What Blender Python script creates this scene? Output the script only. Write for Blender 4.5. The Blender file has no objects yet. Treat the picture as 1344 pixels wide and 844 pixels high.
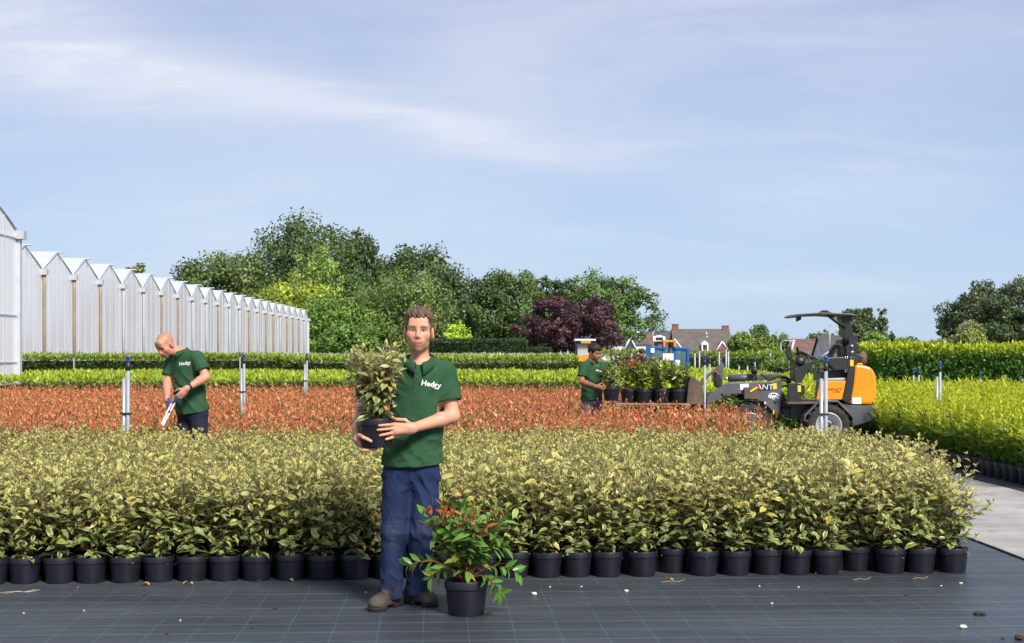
import bpy, bmesh, math, random
import numpy as np
from mathutils import Vector, Matrix
from mathutils.bvhtree import BVHTree

# ------------------------------------------------------------------ camera, sky, sun, exposure
scn = bpy.context.scene
COL = scn.collection
R = math.radians
YAW = R(1.3)            # the camera looks slightly to the right of the bed rows
CAMH = 1.55
F = 1344 * 50 / 36.0    # focal length in photo pixels
HOR = 460.0             # horizon row in the photo

cam_d = bpy.data.cameras.new('camera')
cam_d.lens = 50; cam_d.sensor_width = 36
cam_d.shift_y = (HOR - 422) / 1344.0
cam_d.clip_start = 0.1; cam_d.clip_end = 6000
cam = bpy.data.objects.new('camera', cam_d); COL.objects.link(cam)
cam.location = (0, 0, CAMH); cam.rotation_euler = (R(90), 0, -YAW)
scn.camera = cam

SUN_EL, SUN_AZ = 42, 150      # azimuth: clockwise from +Y (view direction), so behind the camera on the right
world = bpy.data.worlds.new('World'); scn.world = world; world.use_nodes = True
wt = world.node_tree; wn = wt.nodes; wl = wt.links
for n in list(wn): wn.remove(n)
w_out = wn.new('ShaderNodeOutputWorld'); w_bg = wn.new('ShaderNodeBackground')
w_sky = wn.new('ShaderNodeTexSky'); w_sky.sky_type = 'NISHITA'; w_sky.sun_disc = False
w_sky.sun_elevation = R(SUN_EL); w_sky.sun_rotation = R(SUN_AZ)
w_sky.air_density = 1.0; w_sky.dust_density = 0.6; w_sky.ozone_density = 2.0
def wnode(kind, **kw):
    n = wn.new(kind)
    for k, v in kw.items(): setattr(n, k, v)
    return n
def wmath(op, a, b=None, c=None, clamp=False):
    n = wnode('ShaderNodeMath', operation=op); n.use_clamp = clamp
    for i, v in enumerate((a, b, c)):
        if v is None: continue
        if isinstance(v, (int, float)): n.inputs[i].default_value = v
        else: wl.new(v, n.inputs[i])
    return n.outputs[0]
tc = wnode('ShaderNodeTexCoord'); sp = wnode('ShaderNodeSeparateXYZ')
wl.new(tc.outputs['Generated'], sp.inputs[0])
zz = wmath('MAXIMUM', sp.outputs[2], 0.0)
den = wmath('ADD', zz, 0.22)
cu = wmath('DIVIDE', sp.outputs[0], den); cv = wmath('DIVIDE', sp.outputs[1], den)
cmb = wnode('ShaderNodeCombineXYZ'); wl.new(cu, cmb.inputs[0]); wl.new(cv, cmb.inputs[1])
def wnoise(scale, detail, rough, stretch, off, dist=0.0, rot=0.0):
    m = wnode('ShaderNodeMapping'); wl.new(cmb.outputs[0], m.inputs[0])
    m.inputs['Scale'].default_value = stretch; m.inputs['Location'].default_value = off
    m.inputs['Rotation'].default_value = (0, 0, rot)
    n = wnode('ShaderNodeTexNoise'); n.inputs['Scale'].default_value = scale
    n.inputs['Detail'].default_value = detail; n.inputs['Roughness'].default_value = rough
    n.inputs['Distortion'].default_value = dist
    wl.new(m.outputs[0], n.inputs['Vector']); return n.outputs[0]
def wramp(src, stops):
    r = wnode('ShaderNodeValToRGB'); e = r.color_ramp.elements
    while len(e) < len(stops): e.new(0.5)
    for i, (p, c) in enumerate(stops):
        e[i].position = p; e[i].color = (c, c, c, 1) if isinstance(c, (int, float)) else (*c, 1)
    r.color_ramp.interpolation = 'EASE'
    wl.new(src, r.inputs[0]); return r.outputs[0]
n_big = wnoise(0.75, 4, 0.5, (1.0, 0.9, 1), (3.1, 1.7, 0), 0.3, R(18))
n_wsp = wnoise(0.95, 7, 0.58, (0.7, 1.5, 1), (7.3, 4.0, 0), 0.9, R(24))
n_fin = wnoise(2.6, 8, 0.62, (0.6, 1.7, 1), (1.3, 9.0, 0), 0.8, R(20))
c_big = wramp(n_big, [(0.38, 0.0), (0.68, 1.0)])
c_wsp = wramp(n_wsp, [(0.46, 0.0), (0.72, 1.0)])
c_fin = wramp(n_fin, [(0.42, 0.0), (0.78, 1.0)])
def skyuv(px, py):                      # where a view direction meets the cloud layer's own coordinates
    v = np.array([math.sin(YAW), math.cos(YAW), 0]) + np.array([math.cos(YAW), -math.sin(YAW), 0]) * ((px - 672) / F) + np.array([0, 0, (HOR - py) / F])
    v = v / np.linalg.norm(v); return np.array([v[0], v[1]]) / (v[2] + 0.22)
def wstreak(a, b, w, soft=0.25):        # one long band of cirrus from a to b, edges frayed by the fine noise
    d = b - a; ln = float(np.linalg.norm(d)); d = d / ln
    pu = wmath('ADD', cu, wmath('MULTIPLY', wmath('SUBTRACT', n_wsp, 0.5), 0.45)); pv = wmath('ADD', cv, wmath('MULTIPLY', wmath('SUBTRACT', n_big, 0.5), 0.45))
    du = wmath('SUBTRACT', pu, float(a[0])); dv = wmath('SUBTRACT', pv, float(a[1]))
    t = wmath('DIVIDE', wmath('ADD', wmath('MULTIPLY', du, float(d[0])), wmath('MULTIPLY', dv, float(d[1]))), ln)
    ac = wmath('DIVIDE', wmath('SUBTRACT', wmath('MULTIPLY', du, float(d[1])), wmath('MULTIPLY', dv, float(d[0]))), w)
    g = wmath('POWER', 2.718, wmath('MULTIPLY', wmath('MULTIPLY', ac, ac), -1.0))
    e = wmath('MULTIPLY', wmath('SMOOTH_MIN', 1.0, wmath('MAXIMUM', wmath('DIVIDE', wmath('ADD', t, soft), soft * 2), 0.0), 0.3), wmath('SMOOTH_MIN', 1.0, wmath('MAXIMUM', wmath('DIVIDE', wmath('SUBTRACT', 1.0 + soft, t), soft * 2), 0.0), 0.3))
    return wmath('MULTIPLY', g, e)
st1 = wstreak(skyuv(-60, 60), skyuv(420, 150), 0.17); st2 = wstreak(skyuv(300, 120), skyuv(760, 215), 0.10); st3 = wstreak(skyuv(900, 250), skyuv(1300, 215), 0.26); st4 = wstreak(skyuv(820, 380), skyuv(1120, 372), 0.12); st5 = wstreak(skyuv(1050, 60), skyuv(1400, 20), 0.22)
fac = wmath('ADD', wmath('MULTIPLY', c_big, 0.20), wmath('MULTIPLY', c_wsp, 0.26))
fac = wmath('ADD', fac, wmath('MULTIPLY', c_fin, 0.10))
brk = wmath('ADD', 0.55, wmath('MULTIPLY', c_fin, 0.6))
for st, k in ((st1, 0.85), (st2, 0.50), (st3, 0.40), (st4, 0.30), (st5, 0.30)): fac = wmath('ADD', fac, wmath('MULTIPLY', wmath('MULTIPLY', st, brk), k))
fac = wmath('ADD', fac, 0.0, clamp=True)
SKY_K = 0.10
veil = wnode('ShaderNodeMix', data_type='RGBA'); veil.inputs['Factor'].default_value = 0.84     # thin high veil over the clear sky
wl.new(w_sky.outputs[0], veil.inputs[6])
vz = wramp(zz, [(0.0, (3.15, 4.25, 5.85)), (0.30, (2.55, 3.08, 4.75))])
wl.new(vz, veil.inputs[7])
mixc = wnode('ShaderNodeMix', data_type='RGBA'); wl.new(fac, mixc.inputs['Factor'])
wl.new(veil.outputs[2], mixc.inputs[6])
mixc.inputs[7].default_value = (5.7, 5.75, 6.4, 1)      # thin sunlit cloud, same radiance units as the sky
wl.new(mixc.outputs[2], w_bg.inputs['Color']); w_bg.inputs['Strength'].default_value = SKY_K
wl.new(w_bg.outputs[0], w_out.inputs['Surface'])

sun_d = bpy.data.lights.new('sun', 'SUN'); sun_d.energy = 4.1; sun_d.angle = R(16); sun_d.color = (1.0, 0.94, 0.86)
sun = bpy.data.objects.new('sun', sun_d); COL.objects.link(sun)
sdir = Vector((math.sin(R(SUN_AZ)) * math.cos(R(SUN_EL)), math.cos(R(SUN_AZ)) * math.cos(R(SUN_EL)), math.sin(R(SUN_EL))))
sun.rotation_euler = (-sdir).to_track_quat('-Z', 'Y').to_euler()
sun.location = sdir * 60

scn.view_settings.view_transform = 'Standard'; scn.view_settings.look = 'None'
scn.view_settings.gamma = 1; scn.view_settings.exposure = 0.60
scn.render.resolution_x = 1024; scn.render.resolution_y = 643

# ------------------------------------------------------------------ helpers
rng = np.random.default_rng(7); random.seed(7)
FWD = np.array([math.sin(YAW), math.cos(YAW), 0.0]); RGT = np.array([math.cos(YAW), -math.sin(YAW), 0.0])
def W(px, py, d):                       # photo pixel at camera depth d -> world point
    p = RGT * ((px - 672) / F * d) + FWD * d
    p = p.copy(); p[2] = CAMH + (HOR - py) / F * d
    return p
def GX(px, d): p = W(px, HOR, d); p[2] = 0; return p      # ground point under a pixel column at depth d
def cam_px(P):                          # world points (N,3) -> photo pixels and depth
    P = np.asarray(P); d = P @ FWD; x = P @ RGT
    return 672 + F * x / d, HOR - F * (P[:, 2] - CAMH) / d, d

def tag(o, label=None, cat=None, group=None, kind=None):
    if label: o['label'] = label
    if cat: o['category'] = cat
    if group: o['group'] = group
    if kind: o['kind'] = kind
    return o
def empty(name, loc=(0, 0, 0), rz=0.0, parent=None):
    o = bpy.data.objects.new(name, None); COL.objects.link(o)
    o.location = loc; o.rotation_euler = (0, 0, rz); o.empty_display_size = 0.1
    if parent: o.parent = parent
    return o
def new_mesh(name, V, T, mats, midx=None, smooth=False, col=None, luv=None):
    """V (n,3), T (m,3) or (m,4) int arrays, or a list of such arrays"""
    Ts = T if isinstance(T, list) else [T]
    me = bpy.data.meshes.new(name)
    V = np.asarray(V, np.float32)
    me.vertices.add(len(V)); me.vertices.foreach_set('co', V.ravel())
    loops = np.concatenate([np.asarray(t, np.int32).ravel() for t in Ts])
    tot = np.concatenate([np.full(len(t), np.asarray(t).shape[1], np.int32) for t in Ts])
    st = np.concatenate([[0], np.cumsum(tot)[:-1]]).astype(np.int32)
    me.loops.add(len(loops)); me.loops.foreach_set('vertex_index', loops)
    me.polygons.add(len(tot)); me.polygons.foreach_set('loop_start', st); me.polygons.foreach_set('loop_total', tot)
    if midx is not None: me.polygons.foreach_set('material_index', np.asarray(midx, np.int32))
    if smooth: me.polygons.foreach_set('use_smooth', np.ones(len(tot), bool))
    for m in (mats if isinstance(mats, (list, tuple)) else [mats]): me.materials.append(m)
    me.update(calc_edges=True)
    if col is not None:
        a = me.attributes.new('Col', 'FLOAT_COLOR', 'POINT')
        c = np.ones((len(V), 4), np.float32); c[:, :3] = col; a.data.foreach_set('color', c.ravel())
    if luv is not None:
        a = me.attributes.new('luv', 'FLOAT_VECTOR', 'POINT'); a.data.foreach_set('vector', np.asarray(luv, np.float32).ravel())
    return me
def obj(name, me, parent=None, loc=None, rz=None):
    o = bpy.data.objects.new(name, me); COL.objects.link(o)
    if parent: o.parent = parent
    if loc is not None: o.location = loc
    if rz is not None: o.rotation_euler = (0, 0, rz)
    return o
class MB:
    """collects simple solids into one mesh"""
    def __init__(s): s.bm = bmesh.new()
    def _new(s, fn):
        n0 = len(s.bm.verts); fn(); s.bm.verts.ensure_lookup_table(); return s.bm.verts[n0:]
    def box(s, c, size, rot=None, bevel=0.0):
        t = bmesh.new(); bmesh.ops.create_cube(t, size=1)
        for v in t.verts: v.co = Vector((v.co.x * size[0], v.co.y * size[1], v.co.z * size[2]))
        if bevel > 0: bmesh.ops.bevel(t, geom=t.edges[:], offset=bevel, segments=2, affect='EDGES', profile=0.5)
        M = Matrix.Translation(Vector(c)) @ (rot.to_4x4() if rot else Matrix())
        s._merge(t, M); return s
    def box2(s, lo, hi, bevel=0.0):
        lo = Vector(lo); hi = Vector(hi); return s.box((lo + hi) / 2, hi - lo, None, bevel)
    def _merge(s, t, M=None):
        vm = {}
        for v in t.verts: vm[v] = s.bm.verts.new(M @ v.co if M else v.co)
        for f in t.faces:
            try:
                nf = s.bm.faces.new([vm[v] for v in f.verts]); nf.smooth = f.smooth
            except ValueError: pass
        t.free()
    def tube(s, pts, r, seg=8, cap=True, smooth=True):
        pts = [Vector(p) for p in pts]; n = len(pts)
        rs = r if isinstance(r, (list, tuple, np.ndarray)) else [r] * n
        rings = []; prev = None
        for i in range(n):
            a = pts[max(i - 1, 0)]; b = pts[min(i + 1, n - 1)]; d = (b - a).normalized()
            if prev is None:
                u = d.cross(Vector((0, 0, 1)) if abs(d.z) < 0.9 else Vector((1, 0, 0))).normalized()
            else:
                u = (prev - d * prev.dot(d)).normalized()
            prev = u; w = d.cross(u)
            rings.append([s.bm.verts.new(pts[i] + (u * math.cos(2 * math.pi * k / seg) + w * math.sin(2 * math.pi * k / seg)) * rs[i]) for k in range(seg)])
        for i in range(n - 1):
            for k in range(seg):
                f = s.bm.faces.new([rings[i][k], rings[i][(k + 1) % seg], rings[i + 1][(k + 1) % seg], rings[i + 1][k]]); f.smooth = smooth
        if cap:
            s.bm.faces.new(rings[0][::-1]); s.bm.faces.new(rings[-1])
        return s
    def lathe(s, prof, seg=24, M=None, smooth=True, close=False):
        """prof: list of (radius, height) about local Z"""
        M = M or Matrix(); rings = []
        for (r, z) in prof:
            if r < 1e-6: rings.append([s.bm.verts.new(M @ Vector((0, 0, z)))])
            else: rings.append([s.bm.verts.new(M @ Vector((r * math.cos(2 * math.pi * k / seg), r * math.sin(2 * math.pi * k / seg), z))) for k in range(seg)])
        for a, b in zip(rings[:-1], rings[1:]):
            for k in range(seg):
                k2 = (k + 1) % seg
                if len(a) == 1 and len(b) == 1: continue
                if len(a) == 1: f = s.bm.faces.new([a[0], b[k2], b[k]])
                elif len(b) == 1: f = s.bm.faces.new([a[k], a[k2], b[0]])
                else: f = s.bm.faces.new([a[k], a[k2], b[k2], b[k]])
                f.smooth = smooth
        return s
    def prism(s, poly, axis_fn0, axis_fn1, bevel=0.0):
        """poly: list of 2-tuples; axis_fn0 / axis_fn1 map (u, v) to the two end points"""
        t = bmesh.new()
        a = [t.verts.new(axis_fn0(*p)) for p in poly]; b = [t.verts.new(axis_fn1(*p)) for p in poly]
        n = len(poly)
        t.faces.new(a); t.faces.new(b[::-1])
        for k in range(n): t.faces.new([a[k], b[k], b[(k + 1) % n], a[(k + 1) % n]])
        bmesh.ops.recalc_face_normals(t, faces=t.faces[:])
        if bevel > 0: bmesh.ops.bevel(t, geom=t.edges[:], offset=bevel, segments=2, affect='EDGES', profile=0.5, clamp_overlap=True)
        s._merge(t); return s
    def mesh(s, name, mats, smooth=None):
        me = bpy.data.meshes.new(name); bmesh.ops.recalc_face_normals(s.bm, faces=s.bm.faces[:])
        s.bm.to_mesh(me); s.bm.free()
        for m in (mats if isinstance(mats, (list, tuple)) else [mats]): me.materials.append(m)
        if smooth is not None: me.polygons.foreach_set('use_smooth', np.full(len(me.polygons), smooth))
        return me
    def build(s, name, mats, parent=None, loc=None, rz=None, smooth=None):
        return obj(name, s.mesh(name, mats, smooth), parent, loc, rz)

# ------------------------------------------------------------------ materials
def pm(name, col, rough=0.6, var=0.15, scale=8.0, bump=0.0, bscale=60.0, metal=0.0, spec=0.5, col2=None, dirt=None, coat=0.0):
    m = bpy.data.materials.new(name); m.use_nodes = True; nt = m.node_tree; N = nt.nodes; L = nt.links
    b = N['Principled BSDF']; b.inputs['Roughness'].default_value = rough; b.inputs['Metallic'].default_value = metal
    b.inputs['Specular IOR Level'].default_value = spec; b.inputs['Coat Weight'].default_value = coat
    t = N.new('ShaderNodeTexCoord')
    nz = N.new('ShaderNodeTexNoise'); nz.inputs['Scale'].default_value = scale; nz.inputs['Detail'].default_value = 5
    L.new(t.outputs['Object'], nz.inputs['Vector'])
    r = N.new('ShaderNodeValToRGB'); L.new(nz.outputs[0], r.inputs[0])
    c2 = col2 if col2 else tuple(min(1, c * (1 + var)) for c in col)
    r.color_ramp.elements[0].position = 0.32; r.color_ramp.elements[0].color = (*[c * (1 - var) for c in col], 1)
    r.color_ramp.elements[1].position = 0.68; r.color_ramp.elements[1].color = (*c2, 1)
    out = r.outputs[0]
    if dirt:
        n2 = N.new('ShaderNodeTexNoise'); n2.inputs['Scale'].default_value = dirt[1]; n2.inputs['Detail'].default_value = 8; n2.inputs['Roughness'].default_value = 0.65
        L.new(t.outputs['Object'], n2.inputs['Vector'])
        r2 = N.new('ShaderNodeValToRGB'); r2.color_ramp.elements[0].position = dirt[2]; r2.color_ramp.elements[1].position = dirt[2] + 0.18
        L.new(n2.outputs[0], r2.inputs[0])
        mx = N.new('ShaderNodeMix'); mx.data_type = 'RGBA'; L.new(r2.outputs[0], mx.inputs['Factor'])
        L.new(out, mx.inputs[6]); mx.inputs[7].default_value = (*dirt[0], 1); out = mx.outputs[2]
    L.new(out, b.inputs['Base Color'])
    if bump > 0:
        n3 = N.new('ShaderNodeTexNoise'); n3.inputs['Scale'].default_value = bscale; n3.inputs['Detail'].default_value = 4
        L.new(t.outputs['Object'], n3.inputs['Vector'])
        bp = N.new('ShaderNodeBump'); bp.inputs['Strength'].default_value = bump; bp.inputs['Distance'].default_value = 0.02
        L.new(n3.outputs[0], bp.inputs['Height']); L.new(bp.outputs[0], b.inputs['Normal'])
    return m
def leafmat(name, margin=None, mpos=0.6, back=None, trans=0.28, rough=0.42, spec=0.4, vein=None):
    """leaf colour from the Col attribute; luv = (across 0 centre..1 edge, along, random)"""
    m = bpy.data.materials.new(name); m.use_nodes = True; nt = m.node_tree; N = nt.nodes; L = nt.links
    b = N['Principled BSDF']; b.inputs['Roughness'].default_value = rough; b.inputs['Specular IOR Level'].default_value = spec
    a = N.new('ShaderNodeAttribute'); a.attribute_name = 'Col'
    out = a.outputs['Color']
    if margin or vein:
        u = N.new('ShaderNodeAttribute'); u.attribute_name = 'luv'
        s = N.new('ShaderNodeSeparateXYZ'); L.new(u.outputs['Vector'], s.inputs[0])
        if margin:
            r = N.new('ShaderNodeValToRGB'); r.color_ramp.elements[0].position = mpos; r.color_ramp.elements[1].position = min(1, mpos + 0.22)
            L.new(s.outputs[0], r.inputs[0])
            mx = N.new('ShaderNodeMix'); mx.data_type = 'RGBA'; L.new(r.outputs[0], mx.inputs['Factor'])
            L.new(out, mx.inputs[6]); mx.inputs[7].default_value = (*margin, 1)
            mf = N.new('ShaderNodeMath'); mf.operation = 'MULTIPLY'; L.new(r.outputs[0], mf.inputs[0])
            L.new(s.outputs[2], mf.inputs[1]); L.new(mf.outputs[0], mx.inputs['Factor'])
            out = mx.outputs[2]
        if vein:
            r = N.new('ShaderNodeValToRGB'); r.color_ramp.elements[0].position = 0.0; r.color_ramp.elements[0].color = (1, 1, 1, 1)
            r.color_ramp.elements[1].position = 0.16; r.color_ramp.elements[1].color = (0, 0, 0, 1)
            L.new(s.outputs[0], r.inputs[0])
            mx = N.new('ShaderNodeMix'); mx.data_type = 'RGBA'; L.new(r.outputs[0], mx.inputs['Factor'])
            L.new(out, mx.inputs[6]); mx.inputs[7].default_value = (*vein, 1); out = mx.outputs[2]
    if back:
        g = N.new('ShaderNodeNewGeometry')
        mx = N.new('ShaderNodeMix'); mx.data_type = 'RGBA'
        mf = N.new('ShaderNodeMath'); mf.operation = 'MULTIPLY'; L.new(g.outputs['Backfacing'], mf.inputs[0]); mf.inputs[1].default_value = back[1]
        L.new(mf.outputs[0], mx.inputs['Factor']); L.new(out, mx.inputs[6]); mx.inputs[7].default_value = (*back[0], 1); out = mx.outputs[2]
    L.new(out, b.inputs['Base Color'])
    tr = N.new('ShaderNodeBsdfTranslucent'); L.new(out, tr.inputs['Color'])
    ms = N.new('ShaderNodeMixShader'); ms.inputs[0].default_value = trans
    L.new(b.outputs[0], ms.inputs[1]); L.new(tr.outputs[0], ms.inputs[2])
    L.new(ms.outputs[0], N['Material Output'].inputs['Surface'])
    return m
def attrmat(name, rough=0.5, spec=0.4, bump=0.0, bscale=300.0, sss=0.0, weave=False):
    m = bpy.data.materials.new(name); m.use_nodes = True; nt = m.node_tree; N = nt.nodes; L = nt.links
    b = N['Principled BSDF']; b.inputs['Roughness'].default_value = rough; b.inputs['Specular IOR Level'].default_value = spec
    a = N.new('ShaderNodeAttribute'); a.attribute_name = 'Col'
    t = N.new('ShaderNodeTexCoord')
    nz = N.new('ShaderNodeTexNoise'); nz.inputs['Scale'].default_value = bscale; nz.inputs['Detail'].default_value = 3
    L.new(t.outputs['Object'], nz.inputs['Vector'])
    mr = N.new('ShaderNodeMapRange'); mr.inputs['To Min'].default_value = 0.85; mr.inputs['To Max'].default_value = 1.15
    L.new(nz.outputs[0], mr.inputs['Value'])
    vm = N.new('ShaderNodeVectorMath'); vm.operation = 'SCALE'; L.new(a.outputs['Color'], vm.inputs[0]); L.new(mr.outputs[0], vm.inputs['Scale'])
    L.new(vm.outputs[0], b.inputs['Base Color'])
    if sss > 0:
        b.inputs['Subsurface Weight'].default_value = sss; b.inputs['Subsurface Radius'].default_value = (0.012, 0.005, 0.003)
        b.inputs['Subsurface Scale'].default_value = 1.0
    if bump > 0:
        bp = N.new('ShaderNodeBump'); bp.inputs['Strength'].default_value = bump; bp.inputs['Distance'].default_value = 0.004
        L.new(nz.outputs[0], bp.inputs['Height']); L.new(bp.outputs[0], b.inputs['Normal'])
    return m

# ------------------------------------------------------------------ leaves
LEAF_T = {  # lod -> (template: across, along, lift), triangles
    3: (np.array([[0, 0, 0], [-.78, .3, 1], [0, .3, 0], [.78, .3, 1], [-.86, .62, 1], [0, .62, 0], [.86, .62, 1], [0, 1, 0]], float),
        np.array([[0, 2, 1], [0, 3, 2], [1, 2, 5], [1, 5, 4], [2, 3, 6], [2, 6, 5], [4, 5, 7], [5, 6, 7]])),
    2: (np.array([[0, 0, 0], [-1, .48, 1], [0, .5, 0], [1, .48, 1], [0, 1, 0]], float),
        np.array([[0, 2, 1], [0, 3, 2], [1, 2, 4], [2, 3, 4]])),
    1: (np.array([[0, 0, 0], [-1, .45, .6], [1, .45, .6], [0, 1, 0]], float), np.array([[0, 2, 1], [1, 2, 3]])),
}
def unit(a): return a / np.maximum(np.linalg.norm(a, axis=-1, keepdims=True), 1e-9)
def leaf_batch(P, D, N, L, Wd, C, curl=0.15, fold=0.35, lod=2):
    n = len(P); tv, tt = LEAF_T[lod]; k = len(tv)
    D = unit(D); S = unit(np.cross(D, N)); N2 = np.cross(S, D)
    L = np.broadcast_to(L, (n,)).astype(float); Wd = np.broadcast_to(Wd, (n,)).astype(float); curl = np.broadcast_to(curl, (n,)).astype(float)
    u = tv[:, 0]; t = tv[:, 1]; lf = tv[:, 2]
    V = P[:, None, :] + D[:, None, :] * (L[:, None] * t)[..., None] + S[:, None, :] * (Wd[:, None] * .5 * u)[..., None] \
        + N2[:, None, :] * (Wd[:, None] * .5 * fold * lf * np.abs(u) - (L * curl)[:, None] * t * t)[..., None]
    T = tt[None] + (np.arange(n) * k)[:, None, None]
    rnd = rng.random(n)
    luv = np.stack([np.broadcast_to(np.minimum(1, np.abs(u) * 1.2), (n, k)), np.broadcast_to(t, (n, k)), np.broadcast_to(rnd[:, None], (n, k))], -1)
    Cc = np.repeat(np.asarray(C, float), k, axis=0)
    return V.reshape(-1, 3), T.reshape(-1, 3), Cc, luv.reshape(-1, 3)
def cat(parts):
    Vs, Ts, Cs, Ls = [], [], [], []; o = 0
    for V, T, C, l in parts:
        Vs.append(V); Ts.append(T + o); Cs.append(C); Ls.append(l); o += len(V)
    return np.concatenate(Vs), np.concatenate(Ts), np.concatenate(Cs), np.concatenate(Ls)
def tube_np(path, r0, r1, col, seg=4):
    path = np.asarray(path); n = len(path)
    d = unit(np.gradient(path, axis=0)); ref = np.array([0.3, 1, 0.1]); u = unit(np.cross(d, ref)); w = np.cross(d, u)
    rr = np.linspace(r0, r1, n); a = np.arange(seg) * 2 * np.pi / seg
    V = path[:, None] + (u[:, None] * np.cos(a)[None, :, None] + w[:, None] * np.sin(a)[None, :, None]) * rr[:, None, None]
    T = []
    for i in range(n - 1):
        for k in range(seg):
            a0 = i * seg + k; a1 = i * seg + (k + 1) % seg; b0 = a0 + seg; b1 = a1 + seg
            T += [[a0, a1, b1], [a0, b1, b0]]
    V = V.reshape(-1, 3)
    return V, np.array(T), np.broadcast_to(np.asarray(col, float), (len(V), 3)).copy(), np.zeros((len(V), 3)) + [0, 0.5, 0]
def rot_scale(V, rz, sc):
    c, s = math.cos(rz), math.sin(rz)
    return np.stack([(V[:, 0] * c - V[:, 1] * s) * sc[0], (V[:, 0] * s + V[:, 1] * c) * sc[0], V[:, 2] * sc[1]], -1)
def snoise(P, s, seed=0):
    """cheap smooth noise in about -1..1 from summed sines"""
    r = np.random.default_rng(seed); o = np.zeros(len(P)); a = 0
    for i in range(6):
        k = r.normal(size=3) * s * (1 + 0.5 * i); amp = 1 / (1 + 0.5 * i); o += amp * np.sin(P @ k + r.random() * 6.28); a += amp
    return o / a * 1.6

# ------------------------------------------------------------------ ground, cloth, path
def sheet(name, x0, x1, y0, y1, z, mat, kind='structure', cut=1):
    V = np.array([[x0, y0, z], [x1, y0, z], [x1, y1, z], [x0, y1, z]], float)
    o = obj(name, new_mesh(name, V, np.array([[0, 1, 2, 3]]), mat)); tag(o, kind=kind); return o
m_soil = pm('far_soil_and_grass', (0.075, 0.095, 0.035), 0.9, 0.35, 0.15, 0.3, 6)
sheet('ground', -3000, 3000, -200, 5600, -0.02, m_soil)

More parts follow.
